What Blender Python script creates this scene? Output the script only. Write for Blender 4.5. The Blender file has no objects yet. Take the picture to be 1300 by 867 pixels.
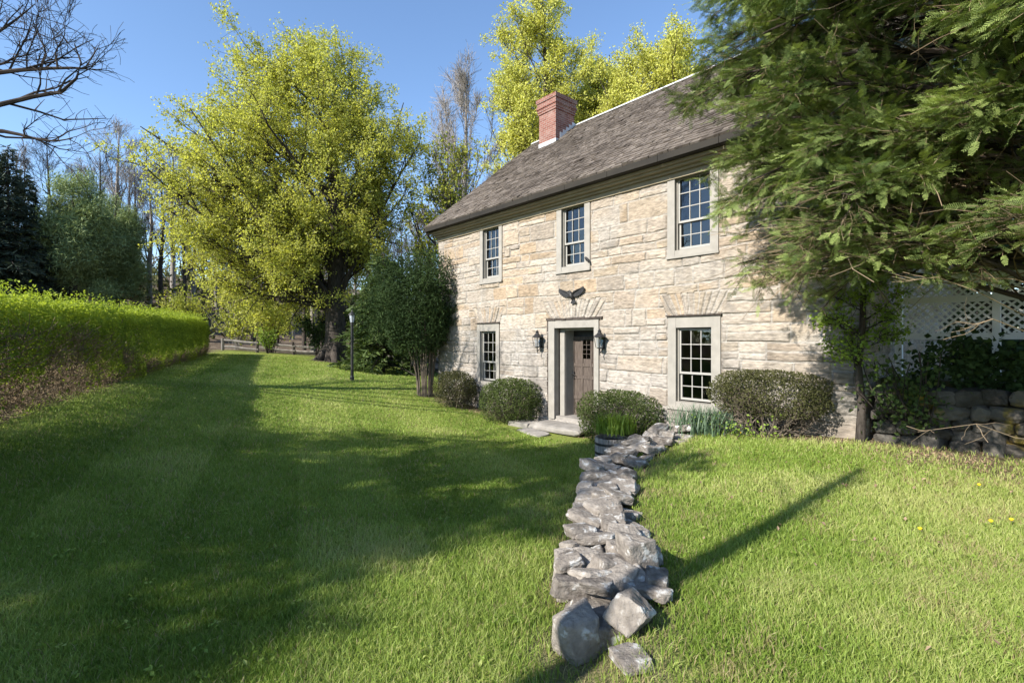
import bpy, bmesh, math, random
import numpy as np
from mathutils import Vector

C = bpy.context.scene.collection
EYE = 1.75
F = 645.0
def P(px, py, Y):
    """a measured direction in the photograph and a distance -> world point"""
    return np.array([(px-650)/F*Y, Y, EYE+(430-py)/F*Y])

# ------------------------------------------------------------------ noise
def vnoise(x, y, seed=0):
    x = np.asarray(x, float); y = np.asarray(y, float)
    r = np.random.default_rng(seed+17).random((256, 256))
    xi = np.floor(x).astype(int); yi = np.floor(y).astype(int)
    fx = x-xi; fy = y-yi
    fx = fx*fx*(3-2*fx); fy = fy*fy*(3-2*fy)
    a = r[xi & 255, yi & 255]; b = r[(xi+1) & 255, yi & 255]
    c = r[xi & 255, (yi+1) & 255]; d = r[(xi+1) & 255, (yi+1) & 255]
    return (a*(1-fx)+b*fx)*(1-fy)+(c*(1-fx)+d*fx)*fy - 0.5
def fbm(x, y, seed=0, o=4):
    s = 0; a = 1.0
    for i in range(o):
        s = s+a*vnoise(x*2**i, y*2**i, seed+i*7); a *= .5
    return s
def sstep(a, b, x):
    t = np.clip((x-a)/(b-a), 0, 1); return t*t*(3-2*t)

# ------------------------------------------------------------------ mesh builder
class MB:
    def __init__(s): s.V = []; s.Fq = []; s.Ft = []; s.n = 0; s.var = []; s.col = []
    def add(s, v, quads=None, tris=None, var=0.5, col=None):
        v = np.asarray(v, float).reshape(-1, 3); n = len(v)
        if quads is not None and len(quads): s.Fq.append(np.asarray(quads, np.int64).reshape(-1, 4)+s.n)
        if tris is not None and len(tris): s.Ft.append(np.asarray(tris, np.int64).reshape(-1, 3)+s.n)
        s.V.append(v); s.n += n
        s.var.append(np.broadcast_to(np.asarray(var, float), (n,)))
        if col is not None: s.col.append(np.broadcast_to(np.asarray(col, float), (n, 3)))
        return s
    def box(s, x0, x1, y0, y1, z0, z1, var=0.5):
        v = [(x, y, z) for z in (z0, z1) for y in (y0, y1) for x in (x0, x1)]
        q = [(0, 2, 3, 1), (4, 5, 7, 6), (0, 1, 5, 4), (2, 6, 7, 3), (0, 4, 6, 2), (1, 3, 7, 5)]
        return s.add(v, q, var=var)
    def obox(s, c, ax, ay, az, var=0.5):
        """oriented box: centre and three half-axis vectors"""
        c, ax, ay, az = map(np.asarray, (c, ax, ay, az))
        v = [c+i*ax+j*ay+k*az for k in (-1, 1) for j in (-1, 1) for i in (-1, 1)]
        q = [(0, 2, 3, 1), (4, 5, 7, 6), (0, 1, 5, 4), (2, 6, 7, 3), (0, 4, 6, 2), (1, 3, 7, 5)]
        return s.add(v, q, var=var)
    def lathe(s, prof, c=(0, 0, 0), sides=12, var=.5):
        """closed profile of (r, z)"""
        a = np.linspace(0, 2*np.pi, sides, endpoint=False); k = len(prof)
        v = np.array([(c[0]+r*np.cos(t), c[1]+r*np.sin(t), c[2]+z) for r, z in prof for t in a])
        q = [(i*sides+j, i*sides+(j+1) % sides, (i+1)*sides+(j+1) % sides, (i+1)*sides+j) for i in range(k-1) for j in range(sides)]
        return s.add(v, q, var=var)
    def tubes(s, paths, rad, sides=4, var=.5, cap=False):
        paths = np.asarray(paths, float); rad = np.asarray(rad, float)
        if paths.ndim == 2: paths = paths[None]; rad = rad[None]
        N, k, _ = paths.shape
        if N == 0: return s
        t = np.gradient(paths, axis=1); t /= np.linalg.norm(t, axis=2, keepdims=True)+1e-9
        tot = paths[:, -1]-paths[:, 0]; tot /= np.linalg.norm(tot, axis=1, keepdims=True)+1e-9
        ref = np.where(np.abs(tot[:, 2:3]) < .75, np.array([[0, 0, 1.]]), np.array([[1., 0, 0]]))
        u = np.cross(t, ref[:, None, :]); u /= np.linalg.norm(u, axis=2, keepdims=True)+1e-9
        w = np.cross(t, u)
        a = np.linspace(0, 2*np.pi, sides, endpoint=False)
        v = paths[:, :, None, :]+rad[:, :, None, None]*(u[:, :, None, :]*np.cos(a)[None, None, :, None]+w[:, :, None, :]*np.sin(a)[None, None, :, None])
        i = np.arange(k-1)[:, None]; j = np.arange(sides)[None, :]
        q = np.stack([i*sides+j, i*sides+(j+1) % sides, (i+1)*sides+(j+1) % sides, (i+1)*sides+j], -1).reshape(-1, 4)
        q = (q[None]+(np.arange(N)*k*sides)[:, None, None]).reshape(-1, 4)
        vv = np.broadcast_to(np.asarray(var, float).reshape(-1, 1), (N, k*sides)).reshape(-1) if np.ndim(var) else var
        s.add(v.reshape(-1, 3), q, var=vv)
        if cap and sides == 4:
            b = s.n-N*k*sides
            for m in range(N):
                o = b+m*k*sides
                s.Fq.append(np.array([[o, o+1, o+2, o+3]])); e = o+(k-1)*sides; s.Fq.append(np.array([[e+3, e+2, e+1, e]]))
        elif cap:
            for m in range(N):
                for kk in (0, k-1):
                    ring = v[m, kk]; c = ring.mean(0)
                    s.add(np.vstack([ring, c]), tris=[(i_, (i_+1) % sides, sides) for i_ in range(sides)], var=var if not np.ndim(var) else var[m])
        return s
    def leaves(s, rng, c, size, normal=None, nb=0.0, ratio=.55, var=None):
        """leaf-shaped folded quads at centres c"""
        c = np.asarray(c, float); N = len(c)
        if N == 0: return s
        d = rng.normal(size=(N, 3)); d /= np.linalg.norm(d, axis=1, keepdims=True)
        n = rng.normal(size=(N, 3))
        if normal is not None: n = n*(1-nb)+np.asarray(normal)*nb*1.6
        n -= (n*d).sum(1, keepdims=True)*d; n /= np.linalg.norm(n, axis=1, keepdims=True)+1e-9
        b = np.cross(n, d); sz = (np.asarray(size)*rng.uniform(.65, 1.25, N))[:, None]
        v = np.stack([c-d*sz*.5, c+b*sz*ratio*.5+n*sz*.1, c+d*sz*.5, c-b*sz*ratio*.5+n*sz*.1], 1).reshape(-1, 3)
        q = np.arange(N*4).reshape(-1, 4)
        if var is None: var = rng.random(N)
        return s.add(v, q, var=np.repeat(np.broadcast_to(var, (N,)), 4))
    def inst(s, tv, tt, M, T, var):
        """copies of a template (verts, tris) under matrices M (N,3,3) and offsets T"""
        N = len(M); k = len(tv)
        v = np.einsum('nij,kj->nki', M, tv)+T[:, None, :]
        t = (tt[None]+(np.arange(N)*k)[:, None, None]).reshape(-1, 3)
        return s.add(v.reshape(-1, 3), tris=t, var=np.repeat(var, k))
    def build(s, name, mat, parent=None, smooth=False, usevar=True):
        me = bpy.data.meshes.new(name)
        v = np.concatenate(s.V); me.vertices.add(len(v)); me.vertices.foreach_set('co', v.ravel())
        q = np.concatenate(s.Fq) if s.Fq else np.zeros((0, 4), np.int64)
        t = np.concatenate(s.Ft) if s.Ft else np.zeros((0, 3), np.int64)
        lv = np.concatenate([q.ravel(), t.ravel()]).astype(np.int32)
        ls = np.concatenate([np.arange(len(q))*4, len(q)*4+np.arange(len(t))*3]).astype(np.int32)
        me.loops.add(len(lv)); me.loops.foreach_set('vertex_index', lv)
        me.polygons.add(len(ls)); me.polygons.foreach_set('loop_start', ls)
        me.update(calc_edges=True)
        if usevar:
            a = me.attributes.new('var', 'FLOAT', 'POINT'); a.data.foreach_set('value', np.concatenate(s.var).astype(np.float32))
        if s.col:
            a = me.attributes.new('col', 'FLOAT_COLOR', 'POINT')
            c4 = np.ones((len(v), 4), np.float32); c4[:, :3] = np.concatenate(s.col); a.data.foreach_set('color', c4.ravel())
        me.polygons.foreach_set('use_smooth', np.full(len(ls), smooth))
        me.materials.append(mat); me.validate()
        o = bpy.data.objects.new(name, me); C.objects.link(o)
        if parent: o.parent = parent
        return o

def tag(o, label=None, cat=None, group=None, kind=None):
    if label: o['label'] = label
    if cat: o['category'] = cat
    if group: o['group'] = group
    if kind: o['kind'] = kind
    return o
def thing(name, label, cat, loc=(0, 0, 0), rz=0, group=None):
    o = bpy.data.objects.new(name, None); C.objects.link(o)
    o.location = [float(a) for a in loc]; o.rotation_euler = (0, 0, rz); o.empty_display_size = .2
    return tag(o, label, cat, group)
def dup(root, loc, rz, sc=1.0, label=None):
    kids = list(root.children)
    r = root.copy(); C.objects.link(r); r.location = [float(a) for a in loc]; r.rotation_euler = (0, 0, rz); r.scale = (sc, sc, sc)
    if label: r['label'] = label
    for ch in kids:
        c = ch.copy(); C.objects.link(c); c.parent = r
    return r

# ------------------------------------------------------------------ materials
def mat(name, A, B=None, rough=.8, mode='noise', scale=8, bump=0, bscale=30, stretch=(1, 1, 1), trans=0, spec=.3, metal=0, attr='var', detail=6, C3=None, c3scale=3, c3=(.5, .62)):
    m = bpy.data.materials.new(name); m.use_nodes = True; nt = m.node_tree; N = nt.nodes; L = nt.links
    pb = N['Principled BSDF']; out = N['Material Output']
    pb.inputs['Roughness'].default_value = rough; pb.inputs['Metallic'].default_value = metal
    pb.inputs['Specular IOR Level'].default_value = spec
    tc = N.new('ShaderNodeTexCoord'); mp = N.new('ShaderNodeMapping'); mp.inputs['Scale'].default_value = stretch
    L.new(tc.outputs['Object'], mp.inputs['Vector'])
    col = None
    if mode == 'col':
        at = N.new('ShaderNodeAttribute'); at.attribute_name = 'col'
        nz = N.new('ShaderNodeTexNoise'); nz.inputs['Scale'].default_value = scale; nz.inputs['Detail'].default_value = detail
        L.new(mp.outputs[0], nz.inputs['Vector'])
        rp = N.new('ShaderNodeMapRange'); rp.inputs[1].default_value = .3; rp.inputs[2].default_value = .7; rp.inputs[3].default_value = .66; rp.inputs[4].default_value = 1.28
        L.new(nz.outputs['Fac'], rp.inputs[0])
        mx = N.new('ShaderNodeMix'); mx.data_type = 'RGBA'; mx.blend_type = 'MULTIPLY'; mx.inputs[0].default_value = 1
        L.new(at.outputs['Color'], mx.inputs[6]); L.new(rp.outputs[0], mx.inputs[7]); col = mx.outputs[2]
    elif B is not None:
        mx = N.new('ShaderNodeMix'); mx.data_type = 'RGBA'
        mx.inputs[6].default_value = (*A, 1); mx.inputs[7].default_value = (*B, 1)
        nz = N.new('ShaderNodeTexNoise'); nz.inputs['Scale'].default_value = scale; nz.inputs['Detail'].default_value = detail
        L.new(mp.outputs[0], nz.inputs['Vector'])
        rp = N.new('ShaderNodeMapRange'); rp.inputs[1].default_value = .32; rp.inputs[2].default_value = .68
        L.new(nz.outputs['Fac'], rp.inputs[0])
        if mode == 'var':
            at = N.new('ShaderNodeAttribute'); at.attribute_name = attr
            if scale > 0:
                ad = N.new('ShaderNodeMath'); ad.operation = 'MULTIPLY_ADD'; ad.inputs[1].default_value = .45
                sb = N.new('ShaderNodeMath'); sb.operation = 'MULTIPLY_ADD'; sb.inputs[1].default_value = .75; sb.inputs[2].default_value = -.1
                L.new(at.outputs['Fac'], sb.inputs[0]); L.new(rp.outputs[0], ad.inputs[0]); L.new(sb.outputs[0], ad.inputs[2]); ad.use_clamp = True
                L.new(ad.outputs[0], mx.inputs[0])
            else: L.new(at.outputs['Fac'], mx.inputs[0])
        else: L.new(rp.outputs[0], mx.inputs[0])
        col = mx.outputs[2]
    if C3 is not None:
        nz3 = N.new('ShaderNodeTexNoise'); nz3.inputs['Scale'].default_value = c3scale; nz3.inputs['Detail'].default_value = 5
        L.new(tc.outputs['Object'], nz3.inputs['Vector'])
        r3 = N.new('ShaderNodeMapRange'); r3.inputs[1].default_value = c3[0]; r3.inputs[2].default_value = c3[1]
        L.new(nz3.outputs['Fac'], r3.inputs[0])
        m3 = N.new('ShaderNodeMix'); m3.data_type = 'RGBA'; m3.inputs[7].default_value = (*C3, 1)
        L.new(r3.outputs[0], m3.inputs[0])
        if col is not None: L.new(col, m3.inputs[6])
        else: m3.inputs[6].default_value = (*A, 1)
        col = m3.outputs[2]
    if col is not None: L.new(col, pb.inputs['Base Color'])
    else: pb.inputs['Base Color'].default_value = (*A, 1)
    if bump:
        bz = N.new('ShaderNodeTexNoise'); bz.inputs['Scale'].default_value = bscale; bz.inputs['Detail'].default_value = 8; bz.inputs['Roughness'].default_value = .65
        L.new(mp.outputs[0], bz.inputs['Vector'])
        bn = N.new('ShaderNodeBump'); bn.inputs['Strength'].default_value = bump; bn.inputs['Distance'].default_value = .03
        L.new(bz.outputs['Fac'], bn.inputs['Height']); L.new(bn.outputs[0], pb.inputs['Normal'])
    if trans:
        tr = N.new('ShaderNodeBsdfTranslucent'); ms = N.new('ShaderNodeMixShader'); ms.inputs[0].default_value = trans
        if col is not None:
            g = N.new('ShaderNodeMix'); g.data_type = 'RGBA'; g.blend_type = 'MULTIPLY'; g.inputs[0].default_value = 1; g.inputs[7].default_value = (1.12, 1.12, .6, 1)
            L.new(col, g.inputs[6]); L.new(g.outputs[2], tr.inputs['Color'])
        else: tr.inputs['Color'].default_value = (*A, 1)
        L.new(pb.outputs[0], ms.inputs[1]); L.new(tr.outputs[0], ms.inputs[2]); L.new(ms.outputs[0], out.inputs['Surface'])
    return m

def glass_mat(name, tint=(.9, .93, .95), base=.06):
    m = bpy.data.materials.new(name); m.use_nodes = True; nt = m.node_tree; N = nt.nodes; L = nt.links
    N.remove(N['Principled BSDF']); out = N['Material Output']
    t = N.new('ShaderNodeBsdfTransparent'); t.inputs[0].default_value = (*tint, 1)
    g = N.new('ShaderNodeBsdfGlossy'); g.inputs['Roughness'].default_value = .02
    fr = N.new('ShaderNodeFresnel'); fr.inputs['IOR'].default_value = 1.95
    tc = N.new('ShaderNodeTexCoord'); nz = N.new('ShaderNodeTexNoise'); nz.inputs['Scale'].default_value = 5
    bn = N.new('ShaderNodeBump'); bn.inputs['Strength'].default_value = .12; bn.inputs['Distance'].default_value = .03
    L.new(tc.outputs['Object'], nz.inputs['Vector']); L.new(nz.outputs['Fac'], bn.inputs['Height']); L.new(bn.outputs[0], g.inputs['Normal'])
    ms = N.new('ShaderNodeMixShader'); L.new(fr.outputs[0], ms.inputs[0]); L.new(t.outputs[0], ms.inputs[1]); L.new(g.outputs[0], ms.inputs[2])
    L.new(ms.outputs[0], out.inputs['Surface']); return m

M = {}
M['stone'] = mat('facade_stone', (.5, .45, .38), mode='col', scale=9, stretch=(1, 1, 3.2), bump=.55, bscale=26, rough=.92, spec=.15, C3=(.20, .18, .155), c3scale=2.2, c3=(.58, .76))
M['rubble'] = mat('rubble_stone', (.3, .28, .25), mode='col', scale=7, bump=.7, bscale=18, rough=.95, spec=.12, C3=(.30, .23, .06), c3scale=1.7, c3=(.56, .66))
M['fieldstone'] = mat('field_stone', (.085, .072, .062), (.37, .33, .285), mode='var', scale=16, detail=9, bump=1.0, bscale=24, rough=.95, spec=.1, C3=(.50, .49, .465), c3scale=11, c3=(.57, .66))
M['slabstone'] = mat('slab_stone', (.20, .185, .165), (.31, .285, .255), mode='noise', scale=4, bump=.5, bscale=14, rough=.92, spec=.15)
M['shingle'] = mat('weathered_shingle', (.060, .049, .040), (.185, .157, .132), mode='var', scale=2.0, stretch=(1, 1, 1), bump=.4, bscale=40, rough=.9, spec=.15)
M['trim'] = mat('taupe_trim_paint', (.232, .217, .190), (.285, .265, .232), scale=6, rough=.7, bump=.08, bscale=30)
M['cornice'] = mat('cornice_paint', (.22, .185, .12), (.28, .24, .16), scale=3, rough=.7, bump=.08)
M['fascia'] = mat('dark_fascia', (.011, .009, .006), (.022, .018, .012), scale=4, rough=.75, stretch=(.3, 1, 1))
M['sash'] = mat('sash_paint', (.30, .29, .265), rough=.5)
M['glass'] = glass_mat('window_glass')
M['lampglass'] = mat('frosted_glass', (.62, .66, .72), rough=.25, trans=.4)
M['ridge'] = mat('ridge_metal', (.62, .62, .61), rough=.5)
M['lead'] = mat('lead_flashing', (.40, .42, .45), (.52, .53, .55), scale=5, rough=.55)
M['iron'] = mat('black_iron', (.012, .012, .013), (.03, .028, .026), scale=12, rough=.5, spec=.4)
M['doorwood'] = mat('weathered_door_wood', (.050, .037, .030), (.115, .092, .076), scale=5, stretch=(9, 9, 1), rough=.85, bump=.35, bscale=10)
M['greywood'] = mat('grey_weathered_wood', (.19, .165, .14), (.40, .36, .32), scale=4, stretch=(6, 6, 1), rough=.9, bump=.4, bscale=10)
M['rail'] = mat('grey_rail_wood', (.085, .075, .065), (.19, .175, .155), scale=4, rough=.9, bump=.4, bscale=10)
M['darkwood'] = mat('dark_wood', (.03, .024, .02), (.075, .06, .05), scale=9, rough=.9, bump=.5)
M['white'] = mat('white_paint', (.78, .78, .77), rough=.55)
M['interior'] = mat('room_plaster', (.16, .15, .14), rough=.9)
M['bark'] = mat('dark_bark', (.030, .025, .021), (.085, .072, .062), scale=5, stretch=(5, 5, .8), bump=.9, bscale=7, rough=.95, spec=.1)
M['twig'] = mat('twig_bark', (.028, .023, .020), (.065, .054, .046), scale=3, rough=.95, spec=.1)
M['palebark'] = mat('pale_grey_bark', (.16, .145, .13), (.33, .30, .275), scale=5, stretch=(4, 4, 1), rough=.95, bump=.4, spec=.1)
M['deadtwig'] = mat('dead_twigs', (.10, .072, .044), (.27, .205, .135), mode='var', scale=4, rough=.95, spec=.1)
M['shrubtwig'] = mat('shrub_twigs', (.05, .04, .03), (.17, .14, .11), mode='var', scale=4, rough=.95, spec=.1)
M['maple'] = mat('spring_maple_leaf', (.33, .35, .065), (.60, .60, .165), mode='var', scale=.45, rough=.55, trans=.6, spec=.3)
M['yellow'] = mat('young_yellow_leaf', (.45, .46, .08), (.70, .69, .20), mode='var', scale=.5, rough=.55, trans=.45, spec=.3)
M['sparse'] = mat('sparse_spring_leaf', (.20, .24, .030), (.42, .42, .07), mode='var', scale=.5, rough=.55, trans=.4, spec=.3)
M['yew'] = mat('yew_needles', (.045, .080, .022), (.33, .41, .125), mode='var', scale=1.3, rough=.6, trans=.3, spec=.2)
M['yewdark'] = mat('dark_evergreen_leaf', (.018, .035, .012), (.058, .095, .028), mode='var', scale=1.3, rough=.65, trans=.15, spec=.12)
M['box'] = mat('clipped_shrub_leaf', (.026, .042, .010), (.095, .125, .032), mode='var', scale=3, rough=.65, trans=.2, spec=.14)
M['browned'] = mat('browned_shrub_leaf', (.028, .033, .012), (.11, .11, .042), mode='var', scale=3, rough=.7, trans=.2, spec=.12)
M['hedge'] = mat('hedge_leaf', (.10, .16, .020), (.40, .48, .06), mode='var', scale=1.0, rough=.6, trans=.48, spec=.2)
M['bright'] = mat('bright_young_leaf', (.12, .20, .02), (.27, .37, .06), mode='var', scale=1.5, rough=.5, trans=.4, spec=.3)
M['spruce'] = mat('spruce_needles', (.022, .036, .026), (.075, .10, .066), mode='var', scale=.6, rough=.7, trans=.1, spec=.2)
M['pine'] = mat('white_pine_needles', (.13, .18, .075), (.34, .41, .17), mode='var', scale=.35, rough=.65, trans=.2, spec=.25)
M['hemlock'] = mat('hemlock_needles', (.035, .065, .015), (.11, .15, .04), mode='var', scale=.6, rough=.6, trans=.25, spec=.25)
M['daffodil'] = mat('blue_green_blades', (.055, .10, .055), (.15, .22, .13), mode='var', scale=3, rough=.45, trans=.3, spec=.4)
M['litter'] = mat('dry_leaves', (.12, .075, .045), (.34, .24, .16), mode='var', scale=3, rough=.9, trans=.1)
M['dandelion'] = mat('dandelion_yellow', (.75, .52, .02), rough=.6)

def brick_mat():
    m = bpy.data.materials.new('chimney_brick'); m.use_nodes = True; nt = m.node_tree; N = nt.nodes; L = nt.links
    pb = N['Principled BSDF']; pb.inputs['Roughness'].default_value = .9; pb.inputs['Specular IOR Level'].default_value = .15
    tc = N.new('ShaderNodeTexCoord'); sx = N.new('ShaderNodeSeparateXYZ'); L.new(tc.outputs['Object'], sx.inputs[0])
    ad = N.new('ShaderNodeMath'); L.new(sx.outputs[0], ad.inputs[0]); L.new(sx.outputs[1], ad.inputs[1])
    cx = N.new('ShaderNodeCombineXYZ'); L.new(ad.outputs[0], cx.inputs[0]); L.new(sx.outputs[2], cx.inputs[1])
    b = N.new('ShaderNodeTexBrick'); b.inputs['Scale'].default_value = 1; b.inputs['Brick Width'].default_value = .21; b.inputs['Row Height'].default_value = .072
    b.inputs['Mortar Size'].default_value = .007; b.inputs['Mortar Smooth'].default_value = .3; b.inputs['Bias'].default_value = -.2
    b.inputs['Color1'].default_value = (.165, .066, .050, 1); b.inputs['Color2'].default_value = (.235, .108, .083, 1); b.inputs['Mortar'].default_value = (.29, .25, .22, 1)
    L.new(cx.outputs[0], b.inputs['Vector'])
    nz = N.new('ShaderNodeTexNoise'); nz.inputs['Scale'].default_value = 3; nz.inputs['Detail'].default_value = 6; L.new(tc.outputs['Object'], nz.inputs['Vector'])
    r = N.new('ShaderNodeMapRange'); r.inputs[1].default_value = .52; r.inputs[2].default_value = .75; r.inputs[4].default_value = .6; L.new(nz.outputs['Fac'], r.inputs[0])
    mx = N.new('ShaderNodeMix'); mx.data_type = 'RGBA'; mx.inputs[7].default_value = (.29, .21, .18, 1)
    L.new(r.outputs[0], mx.inputs[0]); L.new(b.outputs['Color'], mx.inputs[6]); L.new(mx.outputs[2], pb.inputs['Base Color'])
    bn = N.new('ShaderNodeBump'); bn.inputs['Strength'].default_value = .6; bn.inputs['Distance'].default_value = .01; bn.invert = True
    L.new(b.outputs['Fac'], bn.inputs['Height']); L.new(bn.outputs[0], pb.inputs['Normal'])
    return m
M['brick'] = brick_mat()

# ------------------------------------------------------------------ ground
CP = np.array([(0,0,-.16),(-3,0,-.08),(-8,0,.5),(0,3,-.17),(.5,6,-.2),(-3,4,-.05),(-3,8,-.1),(-5,7,.25),(-6.9,6.8,.54),(1,11,-.4),(-.3,12.7,-.35),
 (-1.7,14.4,-.22),(-2.8,16,-.06),(-5.5,17.6,.3),(-3,12,-.18),(-9.7,13,.7),(-15.4,25.8,.95),(-9,26,.62),(-12.5,20,.8),(-5,25,.1),(-1,24,-.1),(-17,30,1.05),
 (3,30,-.2),(20,40,0),(-30,35,1.8),(10,20,0),(20,0,.1),(-20,0,1.0),(0,-15,0),(20,-15,.1),(-20,-15,.8),(-20,15,1.2),(-30,70,2),(30,70,0),(60,30,0),(-60,30,2),(0,70,.5)])
def _tk(d): return np.where(d > 0, d*d*np.log(d+1e-9), 0)
_n = len(CP); _D = np.linalg.norm(CP[:, None, :2]-CP[None, :, :2], axis=2)
_A = np.zeros((_n+3, _n+3)); _A[:_n, :_n] = _tk(_D)+np.eye(_n)*1.5; _A[:_n, _n] = 1; _A[:_n, _n+1:] = CP[:, :2]; _A[_n, :_n] = 1; _A[_n+1:, :_n] = CP[:, :2].T
_W = np.linalg.solve(_A, np.concatenate([CP[:, 2], np.zeros(3)]))
WP = np.array([(.30,-3),(.42,2.3),(.62,3.4),(.80,4.3),(.93,5.2),(1.14,6.2),(1.70,7.3),(2.5,8.3),(3.08,9.3),(3.4,10.2)])
def gz(x, y):
    x = np.asarray(x, float); y = np.asarray(y, float)
    cx = np.clip(x, -60, 60); cy = np.clip(y, -20, 80)
    d = np.sqrt((cx[..., None]-CP[:, 0])**2+(cy[..., None]-CP[:, 1])**2)
    z = (_tk(d)*_W[:_n]).sum(-1)+_W[_n]+_W[_n+1]*cx+_W[_n+2]*cy
    px = np.interp(y, WP[:, 1], WP[:, 0])
    rt = np.clip(.01+.012*np.clip(y-2, 0, 7)+.052*np.clip(x-px, 0, 5)*sstep(2, 8, y), -.05, .32)          # height of the upper lawn
    s = sstep(-.12, .22, x-px)*sstep(16, 10, y)
    z = z*(1-s)+rt*s
    r = np.maximum(np.hypot(x+5, y-10)-27, 0)
    hl = sstep(5, -30, x)
    z = z+r*(.02+.15*hl)*sstep(0, 20, r)*(y > 0)*np.clip(1.3-r/140, .2, 1)
    z = z+.012*fbm(x*1.3, y*1.3, 3, 3)
    return z

def axis_pts(lo, hi, c0, c1, fine, grow=1.13):
    a = list(np.arange(c0, c1+1e-6, fine)); st = fine; v = c1
    while v < hi: st *= grow; v += st; a.append(v)
    st = fine; v = c0
    while v > lo: st *= grow; v -= st; a.insert(0, v)
    return np.array(a)
gx = axis_pts(-320, 320, -14, 9, .22); gy = axis_pts(-60, 420, 1, 24, .22)
X, Y = np.meshgrid(gx, gy); Z = gz(X, Y)
nx, ny = len(gx), len(gy)
i = np.arange(ny-1)[:, None]; j = np.arange(nx-1)[None]
q = np.stack([i*nx+j, i*nx+j+1, (i+1)*nx+j+1, (i+1)*nx+j], -1).reshape(-1, 4)

def lawn_mat():
    m = bpy.data.materials.new('lawn'); m.use_nodes = True; nt = m.node_tree; N = nt.nodes; L = nt.links
    pb = N['Principled BSDF']; pb.inputs['Roughness'].default_value = .9; pb.inputs['Specular IOR Level'].default_value = .1
    tc = N.new('ShaderNodeTexCoord')
    def nz(s, d=6):
        n = N.new('ShaderNodeTexNoise'); n.inputs['Scale'].default_value = s; n.inputs['Detail'].default_value = d; L.new(tc.outputs['Object'], n.inputs['Vector']); return n
    def mr(n, a, b, c=0, d=1):
        r = N.new('ShaderNodeMapRange'); r.inputs[1].default_value = a; r.inputs[2].default_value = b; r.inputs[3].default_value = c; r.inputs[4].default_value = d; L.new(n, r.inputs[0]); return r.outputs[0]
    def mix(f, a, b):
        x = N.new('ShaderNodeMix'); x.data_type = 'RGBA'; L.new(f, x.inputs[0])
        for k, v in ((6, a), (7, b)):
            if isinstance(v, tuple): x.inputs[k].default_value = (*v, 1)
            else: L.new(v, x.inputs[k])
        return x.outputs[2]
    c = mix(mr(nz(28, 8).outputs['Fac'], .35, .65), (.12, .155, .028), (.28, .32, .07))
    c = mix(mr(nz(1.1).outputs['Fac'], .45, .7, 0, .6), c, (.17, .20, .045))
    c = mix(mr(nz(3.2).outputs['Fac'], .62, .74, 0, .5), c, (.22, .19, .09))
    wood = mix(mr(nz(1.5, 8).outputs['Fac'], .35, .65), (.085, .062, .042), (.20, .155, .11))
    geo = N.new('ShaderNodeAttribute'); geo.attribute_name = 'var'
    c = mix(geo.outputs['Fac'], c, wood)
    L.new(c, pb.inputs['Base Color'])
    bn = N.new('ShaderNodeBump'); bn.inputs['Strength'].default_value = .8; bn.inputs['Distance'].default_value = .05
    L.new(nz(45, 8).outputs['Fac'], bn.inputs['Height']); L.new(bn.outputs[0], pb.inputs['Normal'])
    return m
def woodland(x, y):
    """1 where the lawn gives way to leaf litter"""
    f = np.interp(x, [-60, -22, -17, -8.5, -4.6, -1, 10], [20, 25, 30.3, 29, 25.4, 24.4, 24])
    w = sstep(-.4, 1.4, y-f+.9*fbm(x*.6, y*.6, 9, 3))
    hx = -6.9-(y-6.8)*.4474                                    # under and beyond the hedge
    w = np.maximum(w, sstep(.2, -.5, x-hx+.3*fbm(x, y, 5, 3))*sstep(40, 30, y))
    bx = (x-1.45)*-.7580+(y-12)*-.6523                         # distance in front of the facade
    al = (x-1.45)*.6523-(y-12)*.7580
    w = np.maximum(w, sstep(.75, .3, bx+.35*fbm(x*1.4, y*1.4, 12, 3))*sstep(-7, -6, al)*sstep(12, 10, al)*.9)
    pw_ = np.interp(y, WP[:, 1], WP[:, 0]); w = np.maximum(w, sstep(.62, .34, np.abs(x-pw_)+.22*fbm(x*2.5, y*2.5, 19, 3))*(y < 9.6)*.75)
    tr = np.hypot(x+9.05, y-26); w = np.maximum(w, sstep(1.5, .9, tr))
    w = np.maximum(w, sstep(1.1, .2, np.hypot((x-5.6)*.8, y-6.2)+.6*fbm(x*2, y*2, 15, 3))*.85)
    return w
g = MB(); g.add(np.stack([X, Y, Z], -1).reshape(-1, 3), q, var=woodland(X, Y).ravel())
o = g.build('lawn_ground', lawn_mat(), smooth=True); tag(o, 'rolling lawn and woodland ground around the stone house', 'ground', kind='structure')

# ------------------------------------------------------------------ house frame
UX = np.array([.6523, -.7580, 0]); UY = np.array([.7580, .6523, 0])
HO = np.array([1.45, 12.0, -.15]); HROT = math.atan2(-.7580, .6523)
def H(x, y, z): return HO+UX*x+UY*y+np.array([0, 0, z])
house = thing('stone_house', 'two storey pale stone house with shingled roof and brick chimney', 'house', HO, HROT)

LX, RX = -5.86, 5.86
EAVE, RIDGE, DEP = 5.42, 9.30, 8.6
OPEN = [(-3.62, -2.62, 3.5, 5.06), (-.53, .53, 3.5, 5.06), (2.53, 3.58, 3.5, 5.06), (-3.76, -2.74, .56, 2.33), (2.54, 3.62, .56, 2.33), (-.80, .79, -.08, 2.34)]
ARCH = [(-3.25, .51, 2.33), (3.08, .54, 2.33), (0, .80, 2.36)]

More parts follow.
